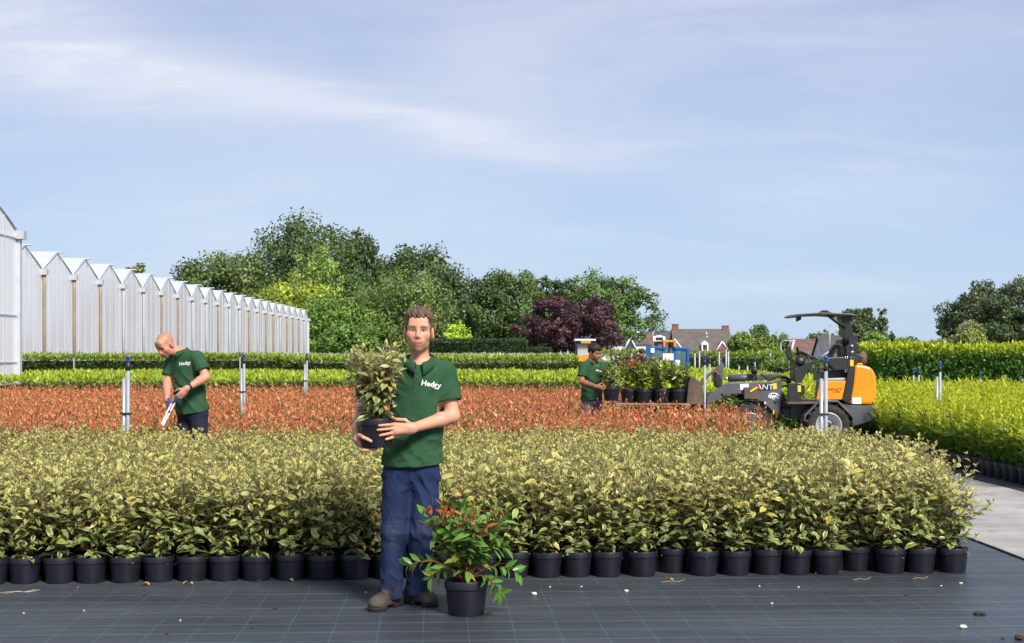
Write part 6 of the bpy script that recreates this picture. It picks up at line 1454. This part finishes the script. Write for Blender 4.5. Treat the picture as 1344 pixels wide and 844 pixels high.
# rear body
plate('counterweight', [(520, 362), (640, 398), (930, 402), (930, 535), (700, 606), (692, 520), (560, 372)], ZB, .05, 1.10, m_gry, bev=.02)
plate('rear_frame', [(340, 352), (560, 352), (700, 500), (700, 560), (560, 420), (330, 420), (220, 540), (60, 540), (60, 385), (300, 385)], ZB, .30, .86, m_blkm)
fend = plate('fender', [(196, 500), (338, 352), (350, 340), (540, 350), (700, 512), (692, 610), (680, 606), (684, 522), (532, 368), (350, 368), (214, 508), (208, 560), (198, 560)], ZB, -.02, .30, m_gry, bev=.005)
plate('hood', [(708, -8), (800, -4), (872, 20), (908, 70), (918, 120), (926, 240), (925, 392), (654, 388), (690, 190)], ZB, .06, 1.09, m_org, bev=.035)
plate('side_panel', [(352, 166), (372, 156), (618, 152), (580, 342), (318, 345)], ZB, .05, .10, m_org, bev=.012); plate('engine_box', [(440, 166), (622, 160), (600, 340), (420, 342)], ZB, .11, 1.03, m_blkm); plate('side_panel', [(352, 166), (372, 156), (618, 152), (580, 342), (318, 345)], ZB, 1.035, 1.085, m_org, bev=.012)
plate('hood_top', [(700, -30), (780, -26), (790, -2), (705, -2)], ZB, .25, .9, m_org, bev=.01)
plate('pillar', [(622, 150), (640, 40), (712, 0), (690, 200), (652, 392), (578, 345)], ZB, .035, 1.105, m_blkm, bev=.01)
plate('sticker', [(680, 322), (770, 318), (772, 384), (680, 384)], ZB, .052, .056, m_wlab, bev=0)
plate('seat_base', [(380, 60), (640, 40), (622, 152), (372, 156)], ZB, .25, .9, m_blkm); plate('seat_rail', [(420, 128), (620, 122), (620, 146), (420, 150)], ZB, .10, .16, m_rim, bev=.003)
def sign_text(s, size, px, py, y, mat, par, shear=0.0, wide=1.0):
    me = text_mesh(s, size, mat, 'lettering', .0015); c = lq(px, py, y)
    for v in me.vertices: x, z = v.co.x * wide, v.co.y; v.co = Vector((c.x + x + z * shear, y - .003 - v.co.z, c.z + z))
    return obj('lettering', me, par)
m_brtx = pm('brown_lettering', (.22, .07, .01), .5)
sp_ = [o for o in ld.children if o.name.startswith('side_panel')][0]
sign_text('COMPACT', .058, *ZB(476, 240), .048, m_brtx, sp_, .2, 1.15); sign_text('D 254', .036, *ZB(520, 264), .048, m_brtx, sp_, .2, 1.2)
# canopy and roll-over post
plate('upright', [(688, 128), (800, 118), (846, 372), (880, 400), (800, 520), (752, 492), (735, 300)], ZA, .30, .38, m_blkm, bev=.01)
plate('upright', [(688, 128), (800, 118), (846, 372), (880, 400), (800, 520), (752, 492), (735, 300)], ZA, .80, .88, m_blkm, bev=.01)
plate('cross_panel', [(700, 150), (790, 140), (835, 372), (760, 400), (740, 300)], ZA, .385, .795, m_blkm, bev=.01)
plate('canopy', [(103, 148), (130, 128), (175, 112), (440, 94), (590, 98), (820, 108), (872, 122), (866, 138), (700, 140), (500, 128), (300, 136), (215, 146), (160, 156)], ZA, .18, 1.0, m_blkm, bev=.012)
plate('canopy_hinge', [(420, 96), (470, 66), (520, 64), (585, 98)], ZA, .30, .36, m_blkm); plate('canopy_hinge', [(420, 96), (470, 66), (520, 64), (585, 98)], ZA, .82, .88, m_blkm)
plate('work_light', [(148, 158), (205, 146), (206, 182), (152, 208)], ZA, .34, .44, m_blkm); plate('work_light', [(148, 158), (205, 146), (206, 182), (152, 208)], ZA, .74, .84, m_blkm); plate('rear_light', [(812, 130), (846, 130), (842, 200), (820, 200)], ZA, .40, .50, m_blkm)
for y in (.24, .94): bar('strut', [(520, 116), (748, 286)], ZA, y, .032, m_blkm)
for y in (.45, .7): bar('antenna', [(716, 120), (716, 70)], ZA, y, .010, m_blkm); 
bar('antenna', [(762, 118), (762, 76)], ZA, .55, .010, m_blkm)
for y in (.22, .86): b = MB(); c = lq(*ZA(838, 432), y); b.lathe([(0, .03), (.072, .03), (.078, .024), (.078, -.024), (0, -.03)], 22, smooth=False, M= Matrix.Translation(c) @ Matrix.Rotation(R(90), 4, 'X')); b.build('hinge_plate', m_blkm, ld)
plate('upright_foot', [(755, 520), (800, 470), (860, 440), (930, 520), (890, 600), (980, 645), (880, 720), (868, 900), (770, 900), (765, 640)], ZA, .12, .17, m_blkm); plate('upright_foot', [(755, 520), (800, 470), (860, 440), (930, 520), (890, 600), (980, 645), (880, 720), (868, 900), (770, 900), (765, 640)], ZA, .95, 1.0, m_blkm)
for (a, b_) in ((828, 508), (828, 585)): c = lq(*ZA(a, b_), .11); q_ = MB(); q_.lathe([(0, .014), (.024, .012), (.026, -.01)], 12, Matrix.Translation(c) @ Matrix.Rotation(R(90), 4, 'X')); q_.build('pivot_bolt', m_chrome, ld)
for (a, b_) in ((745, 640), (768, 640), (745, 660), (768, 660), (815, 652), (852, 652), (745, 805), (768, 805), (745, 826), (768, 826), (800, 828), (838, 828)): c = lq(*ZA(a, b_), .085); q_ = MB(); q_.lathe([(0, .008), (.009, .007), (.010, -.02)], 8, Matrix.Translation(c) @ Matrix.Rotation(R(90), 4, 'X')); q_.build('bolt', m_chrome, ld)
plate('sticker', [(805, 676), (846, 674), (848, 754), (806, 756)], ZA, .114, .118, m_ylab, bev=0)
plate('seat_side', [(508, 652), (660, 642), (772, 638), (772, 804), (620, 812), (512, 700)], ZA, .09, .16, m_blkm, bev=.015); plate('seat_cushion', [(520, 660), (760, 650), (760, 800), (640, 800)], ZA, .32, .82, m_blk, bev=.03); plate('seat_backrest', [(690, 430), (752, 420), (775, 660), (715, 660)], ZA, .36, .78, m_blk, bev=.03)
for (y, sh) in ((.14, 0), (.90, 12)): hose([(528 + sh, 642), (580 + sh, 530), (640 + sh, 490), (690 + sh, 500), (715 + sh, 560), (716 + sh, 626)], ZA, y, .018, name='grab_handle'); hose([(568 + sh, 642), (610 + sh, 545), (645 + sh, 512), (668 + sh, 530), (676 + sh, 626)], ZA, y + .05, .014, name='grab_handle')
b = MB(); c = lq(*ZA(952, 700), .45); b.lathe([(0, .16), (.05, .155), (.055, .12), (.075, .11), (.075, -.02), (.05, -.03), (.05, -.12), (0, -.12)], 18, Matrix.Translation(c)); b.build('air_filter', m_rust, ld)
# front console
plate('console', [(108, 822), (200, 760), (330, 700), (480, 658), (482, 692), (340, 732), (290, 800), (240, 900), (210, 960), (130, 960), (112, 880)], ZA, .10, .18, m_blkm, bev=.01); plate('console', [(108, 822), (200, 760), (330, 700), (340, 732), (290, 800), (240, 900), (210, 960), (130, 960), (112, 880)], ZA, .62, .70, m_blkm, bev=.01)
plate('dashboard', [(120, 830), (205, 770), (240, 800), (180, 900), (130, 950)], ZA, .185, .615, m_blk, bev=.02)
plate('step_frame', [(35, 180), (130, 170), (205, 200), (200, 285), (150, 300), (170, 330), (305, 335), (300, 378), (35, 375)], ZB, .06, .12, m_blkm); plate('step_frame', [(35, 180), (130, 170), (205, 200), (200, 285), (150, 300), (170, 330), (305, 335), (300, 378), (35, 375)], ZB, .98, 1.04, m_blkm); plate('floor_plate', [(30, 366), (318, 360), (345, 348), (345, 384), (30, 388)], ZB, -.02, 1.10, m_rust, bev=.004)
plate('sticker', [(130, 200), (162, 198), (164, 262), (132, 264)], ZB, .054, .058, m_ylab, bev=0)
b = MB(); c = lq(*ZA(298, 636), .42); ax = Vector((.45, 0, .90)).normalized(); M = Matrix.Translation(c) @ ax.to_track_quat('Z', 'Y').to_matrix().to_4x4()
b.tube([M @ Vector((.17 * math.cos(t), .17 * math.sin(t), 0)) for t in np.linspace(0, 2 * math.pi, 33)], .016, 8, False)
for t in (.3, 2.4, 4.5): b.tube([M @ Vector((0, 0, -.03)), M @ Vector((.165 * math.cos(t), .165 * math.sin(t), 0))], .011, 6)
b.build('steering_wheel', m_blk, ld); b = MB(); b.tube([c - ax * .02, c - ax * .34], .026, 8); b.build('steering_column', m_blk, ld)
def mirror(zx0, zy0, zx1, zy1, y):
    mm = plate('mirror', [(zx0 + 22, zy0), (zx1 - 25, zy0 + 6), (zx1, zy1 - 60), (zx1 - 6, zy1), (zx0 + 30, zy1 - 4), (zx0, zy1 - 70)], ZA, y, y + .05, m_blk, bev=.018); return mm
mirror(6, 494, 98, 668, .02); hose([(70, 664), (74, 720), (72, 820)], ZA, .05, .012, name='mirror_arm'); hose([(98, 670), (116, 730), (118, 820)], ZA, .10, .016, name='mirror_arm')
plate('mirror', [(140, 520), (165, 520), (190, 600), (180, 640), (150, 610)], ZA, .98, 1.03, m_blk, bev=.012); hose([(110, 610), (150, 600)], ZA, .98, .010, name='mirror_arm')
b = MB(); c = lq(*ZA(188, 690), .30); b.lathe([(0, .06), (.07, .055), (.085, .02), (.08, -.03), (.05, -.07), (0, -.08)], 20, Matrix.Translation(c) @ Matrix.Rotation(R(70), 4, 'X')); b.build('headlight', m_blk, ld); hose([(188, 740), (180, 800), (170, 860)], ZA, .30, .014, name='light_stalk')
bar('joystick', [(400, 844), (420, 800)], ZA, .35, .012, m_blkm)
# articulation and lifting arm
plate('joint', [(890, 560), (960, 530), (1010, 545), (1060, 520), (1060, 640), (1000, 660), (900, 650)], ZC, .36, .80, m_blkm, bev=.02); plate('front_frame', [(690, 500), (880, 400), (960, 520), (960, 600), (860, 640), (700, 640)], ZC, .40, .76, m_blkm)
arm_p = [(138, 548), (136, 470), (200, 420), (272, 368), (342, 326), (800, 312), (890, 298), (892, 400), (876, 600), (850, 648), (826, 640), (700, 515), (560, 492), (480, 432), (330, 448), (250, 500), (200, 522)]
arm = plate('lifting_arm', arm_p, ZC, .30, .40, m_gry, bev=.01); plate('lifting_arm', arm_p, ZC, .76, .86, m_gry, bev=.01); plate('arm_bridge', [(300, 352), (480, 336), (800, 322), (800, 400), (500, 420), (320, 436)], ZC, .405, .755, m_gry, bev=.01)
plate('tool_box', [(512, 372), (660, 366), (662, 488), (514, 490)], ZC, .24, .295, m_rust, bev=.006)
plate('sticker', [(470, 338), (558, 334), (556, 396), (472, 398)], ZC, .292, .296, m_wlab, arm, 0); plate('sticker', [(800, 332), (840, 328), (842, 388), (802, 390)], ZC, .292, .296, m_ylab, arm, 0); plate('sticker', [(568, 408), (640, 362), (648, 376), (576, 422)], ZC, .228, .234, m_ylab, arm, 0); plate('sticker', [(646, 346), (662, 346), (662, 388), (650, 388)], ZC, .228, .234, m_redp, arm, 0)
plate('logo_plate', [(656, 346), (786, 338), (786, 392), (656, 400)], ZC, .286, .292, m_blkm, arm, 0); sign_text('ANT', .115, *ZC(720, 370), .284, m_wlab, arm, .15, 1.15)
# white elephant-like line emblem
for pts in ([(756, 462), (772, 440), (800, 432), (836, 436), (858, 452), (856, 470)], [(768, 462), (778, 486)], [(790, 458), (796, 488), (808, 492)], [(812, 456), (818, 488)], [(836, 460), (848, 484), (860, 486)], [(756, 462), (760, 478)], [(780, 446), (806, 462), (842, 446)], [(764, 452), (790, 470), (830, 466)]): hose(pts, ZC, .297, .0085, arm, 'emblem_line', m_wlab)
c = lq(*ZC(724, 530), .285); b = MB(); b.box(c, (.035, .02, .035), None, .004); b.build('marker_light', m_wlab, arm)
for (a, b_) in ((294, 442), (826, 520)): c = lq(*ZC(a, b_), .292); q_ = MB(); q_.lathe([(0, .008), (.020, .006), (.022, -.01)], 12, Matrix.Translation(c) @ Matrix.Rotation(R(90), 4, 'X')); q_.build('pin', m_blkm, arm)
cyl_ = bar('tilt_cylinder', [(356, 282), (640, 266)], ZC, .58, .058, m_gry, seg=16); bar('cylinder_rod', [(310, 284), (360, 282)], ZC, .58, .024, m_chrome, cyl_); plate('cylinder_mount', [(630, 244), (820, 232), (882, 232), (884, 258), (800, 300), (640, 296)], ZC, .50, .66, m_gry)
bar('lift_cylinder', [(450, 468), (560, 470)], ZC, .58, .055, m_blkm); bar('cylinder_rod', [(380, 452), (452, 466)], ZC, .58, .024, m_chrome)
qa = [(72, 312), (80, 296), (262, 148), (290, 138), (312, 150), (300, 215), (296, 300), (258, 312), (250, 220), (236, 196), (100, 318)]
plate('tilt_lever', qa, ZC, .50, .56, m_gry); plate('tilt_lever', qa, ZC, .64, .70, m_gry); plate('quick_hitch', [(226, 210), (262, 240), (296, 300), (276, 372), (250, 380), (222, 300)], ZC, .40, .78, m_blkm)
hose([(205, 225), (225, 208), (246, 222), (256, 270)], ZC, .45, .011, name='hitch_hose', mat=m_redp)
b = MB(); c = lq(*ZC(607, 200), .45); b.lathe([(0, .06), (.05, .055), (.058, .02), (.055, -.03), (0, -.05)], 16, Matrix.Translation(c) @ Matrix.Rotation(R(90), 4, 'Y')); b.build('headlight', m_blk, ld); hose([(610, 225), (625, 240), (600, 262)], ZC, .45, .016, name='light_stalk')
hose([(680, 236), (720, 262), (760, 300), (810, 280), (880, 262), (930, 262), (966, 290), (978, 350)], ZC, .36, .016); hose([(880, 280), (930, 280), (958, 310), (966, 370)], ZC, .40, .016); hose([(880, 372), (920, 356), (960, 372), (980, 430)], ZC, .34, .016); hose([(870, 310), (920, 300), (948, 330), (955, 380)], ZC, .78, .016); hose([(900, 560), (930, 540), (980, 545)], ZC, .33, .03); hose([(890, 600), (940, 590), (990, 610)], ZC, .33, .025)
plate('sticker', [(802, 600), (814, 598), (814, 640), (802, 642)], ZC, .292, .296, m_ylab, arm, 0)
# fork carriage, forks
fk = plate('carriage', [(-70, 540), (-50, 330), (-30, 270), (10, 262), (40, 300), (96, 322), (100, 545)], ZC, .12, 1.05, m_rust, bev=.012)
z_f = lq(860, 532, .3).z - .06
for y in (.32, .78):
    a = lq(908, 532, y); b = MB(); b.box2((a.x - 1.12, y, z_f - .045), (a.x + .04, y + .10, z_f), .006); b.box2((a.x - .0, y, z_f - .045), (a.x + .05, y + .10, z_f + .45), .006); b.build('fork', m_rust, ld)
plate('hitch_link', [(96, 440), (150, 420), (150, 550), (96, 550)], ZC, .40, .80, m_blkm)
# pallet on the forks, its boards one by one
m_wood = pm('pallet_wood', (.30, .21, .13), .85, .25, 6, .3, 40); PX0, PX1, PYD = 800, 905, .95
pw0 = lq(808, 530, .12); pw1 = lq(905, 530, .12); pal = empty('pallet', LO + RGT * pw0.x, -YAW); tag(pal, 'wooden pallet lifted on the loader forks under the potted shrubs', 'pallet'); plen = pw1.x - pw0.x
for k in range(7): b = MB(); y = .10 + k * .142; b.box2((0, y, z_f + .078), (plen, y + .105, z_f + .098), .003); b.build('board', m_wood, pal)
for xx in (0, plen / 2 - .04, plen - .08): b = MB(); b.box2((xx, .10, z_f + .058), (xx + .08, 1.06, z_f + .077), .003); b.build('cross_board', m_wood, pal)
for xx in (0.004, plen / 2 - .036, plen - .076):
    for y in (.11, .55, .98):
        b = MB(); b.box2((xx, y, z_f + .001), (xx + .072, y + .07, z_f + .057), .003); b.build('block', m_wood, pal)
# shrubs on the pallet
def pal_col(r, p, t, tip):
    k = (p[2] - .3) / .5; q = r.random()
    if k > .72 and q < .34: return np.array([.72, .36, .24]) * r.uniform(.7, 1.2)
    if k > .6 and q < .05: return np.array([.5, .05, .04])
    if q < .40: return np.array([.36, .40, .05]) * r.uniform(.7, 1.3)
    return np.array([.10, .18, .03]) * r.uniform(.6, 1.7)
PB = pot_mesh(.135, .225)
ptop = z_f + .098
def pallet_plant(px, y, s, label, seed, red=False):
    v = lq(px, 500, y); e = empty('potted_photinia', LO + RGT * v.x + FWD * y + vec(0, 0, ptop), rng.uniform(0, 6)); tag(e, label, 'potted shrub')
    obj('pot', PB, e); sl_ = obj('soil', SOIL, e); sl_.scale = (1.24, 1.24, 1.24)
    cf = (lambda r, p, t, tip: np.array([.55, .05, .04]) * r.uniform(.7, 1.2) if (p[2] > .56 and r.random() < .6) else pal_col(r, p, t, tip)) if red else pal_col
    st, lv = shrub(seed, .19, .48 * s, .22, 10, .042, .115, .048, cf, 2, side=3, elev=(0, 52), t0=.05, stemcol=(.16, .06, .03), curl=.2)
    for nm, q in zip(('stem', 'foliage'), mesh_pair('p', st, lv, m_phof)): obj(nm, q, e)
pallet_plant(845, .26, 1.05, 'leafy potted shrub with pinkish tips in the middle of the pallet front', 601); pallet_plant(867.5, .26, 1.0, 'leafy potted shrub on the pallet front, second from the fork carriage', 602); pallet_plant(890, .26, .88, 'lowest potted shrub on the pallet front, next to the fork carriage', 603)
pallet_plant(825, .36, 1.0, 'potted shrub with bright red tips at the pallet end near the dark-haired man', 604, True); pallet_plant(838, .72, 1.12, 'tall potted shrub at the back of the pallet behind the red-tipped one', 605); pallet_plant(862, .74, 1.14, 'tall potted shrub at the middle of the back row on the pallet', 606); pallet_plant(886, .74, .98, 'potted shrub in the back row of the pallet near the fork carriage', 607)
# the shrub the dark-haired man is lifting onto it
v = f3(802.5, 526, -.30); e = empty('potted_photinia', l2w(O3, v), .7); tag(e, 'potted shrub held in the hands of the dark-haired man', 'potted shrub'); obj('pot', PB, e); obj('soil', SOIL, e).scale = (1.24,) * 3
st, lv = shrub(611, .19, .40, .22, 9, .045, .11, .044, lambda r, p, t, tip: (np.array([.16, .25, .045]) if r.random() < .55 else np.array([.07, .13, .025])) * r.uniform(.6, 1.4), 2, side=3, elev=(-5, 52), t0=.05, stemcol=(.16, .06, .03))
for nm, q in zip(('stem', 'foliage'), mesh_pair('p', st, lv, m_phof)): obj(nm, q, e)

# ------------------------------------------------------------------ litter on the cloth
m_dry = pm('dry_leaf', (.36, .22, .09), .8, .3, 40); m_twig = pm('dry_straw', (.42, .34, .22), .8, .2, 30); m_chip = pm('pale_pebble', (.62, .58, .50), .8, .15, 60); m_clod = pm('soil_crumb', (.040, .028, .020), .95, .4, 60)
def litter(kind, px, py, s=1.0, rz=0.0):
    d = CAMH * F / (py - HOR); p = GX(px, d); r = np.random.default_rng(int(px * 7 + py))
    if kind == 'leaf':
        lv = leaf_batch(np.array([[0, 0, .004]]), np.array([[1, 0, .12]]), np.array([[0, .25, 1.]]), .05 * s, .026 * s, np.array([[.3, .2, .1]]), curl=-.25, lod=3, fold=.8)
        V, T = lv[0], lv[1]; V = np.concatenate([V, V - [0, 0, .0012]]); T = np.concatenate([T, T[:, ::-1] + len(lv[0])]); me = new_mesh('dry_leaf', V, T, m_dry); o = obj('dry_leaf', me, None, p, rz); tag(o, 'small dry brown leaf lying on the black ground cloth', 'leaf', 'dry leaves on the cloth')
    elif kind == 'twig':
        b = MB(); b.tube(smooth_path([(0, 0, .004), (.08 * s, .02, .008), (.16 * s, .015, .005), (.24 * s, .05, .012)]), .0016, 5); o = b.build('twig', m_twig, None, p, rz); tag(o, 'thin pale dry twig lying on the black cloth by the pots', 'twig', 'dry twigs on the cloth')
    else:
        b = MB(); bmesh.ops.create_icosphere(b.bm, subdivisions=2, radius=.011 * s)
        for v in b.bm.verts: n_ = 1 + .25 * math.sin(v.co.x * 400 + px) * math.cos(v.co.y * 350 + py); v.co = Vector((v.co.x * 1.3 * n_, v.co.y * n_, v.co.z * .7 * n_ + .007 * s))
        nm = 'pebble' if kind == 'chip' else 'soil_crumb'; o = b.build(nm, m_chip if kind == 'chip' else m_clod, None, p, rz, True)
        if kind == 'chip': tag(o, 'small pale pebble lying on the black ground cloth', 'pebble', 'pale pebbles on the cloth')
        else: tag(o, 'dark crumb of potting soil lying on the black cloth', 'soil crumb', 'soil crumbs on the cloth')
for (px, py, s, rz) in ((185, 769.5, 1, .3), (196.5, 769, 1, 2.4), (240, 768, 1.1, 1), (187, 782.5, .9, 0), (253, 768, .8, 2), (101, 773, .6, 1), (336, 765, .9, .4), (385, 764, .9, 2.2), (677, 766, .9, .6), (873, 762, 1, .2), (884, 763, .8, 2), (1071, 754, .9, 1), (638, 806, .9, .2), (286, 759, 1, 2)): litter('leaf', px, py, s, rz)
for (px, py, s, rz) in ((0, 779, 1.0, .1), (6, 780, .8, .4), (12, 778, .7, -.2), (868, 765, .7, .05), (1120, 762, .6, .1), (1198, 760.5, .5, 0)): litter('twig', px, py, s, rz)
for (px, py, s) in ((701, 781, 1.3), (822, 777, 1.1), (1264, 825, 1.5), (1261, 766.5, .8), (1048, 771.5, .6), (996.5, 770, .5), (31, 805.5, .5), (110, 802, .45), (236.5, 815, .5), (763, 770.5, .5), (1013, 793, .7), (722, 771, .5), (1235, 769.5, .5), (480, 778, .5)): litter('chip', px, py, s)
for (px, py, s) in ((1283, 807.5, 1.6), (1290, 808, 1.5), (1338, 840, 2.0), (329, 817, .6), (334, 817, .6), (340, 816.5, .6), (332, 825, .7), (219, 832.5, .8), (246, 815, .6), (361.5, 799.5, .9), (1316, 839, .7), (1190, 782, .7), (365, 812, .4), (300, 800, .4)): litter('clod', px, py, s)
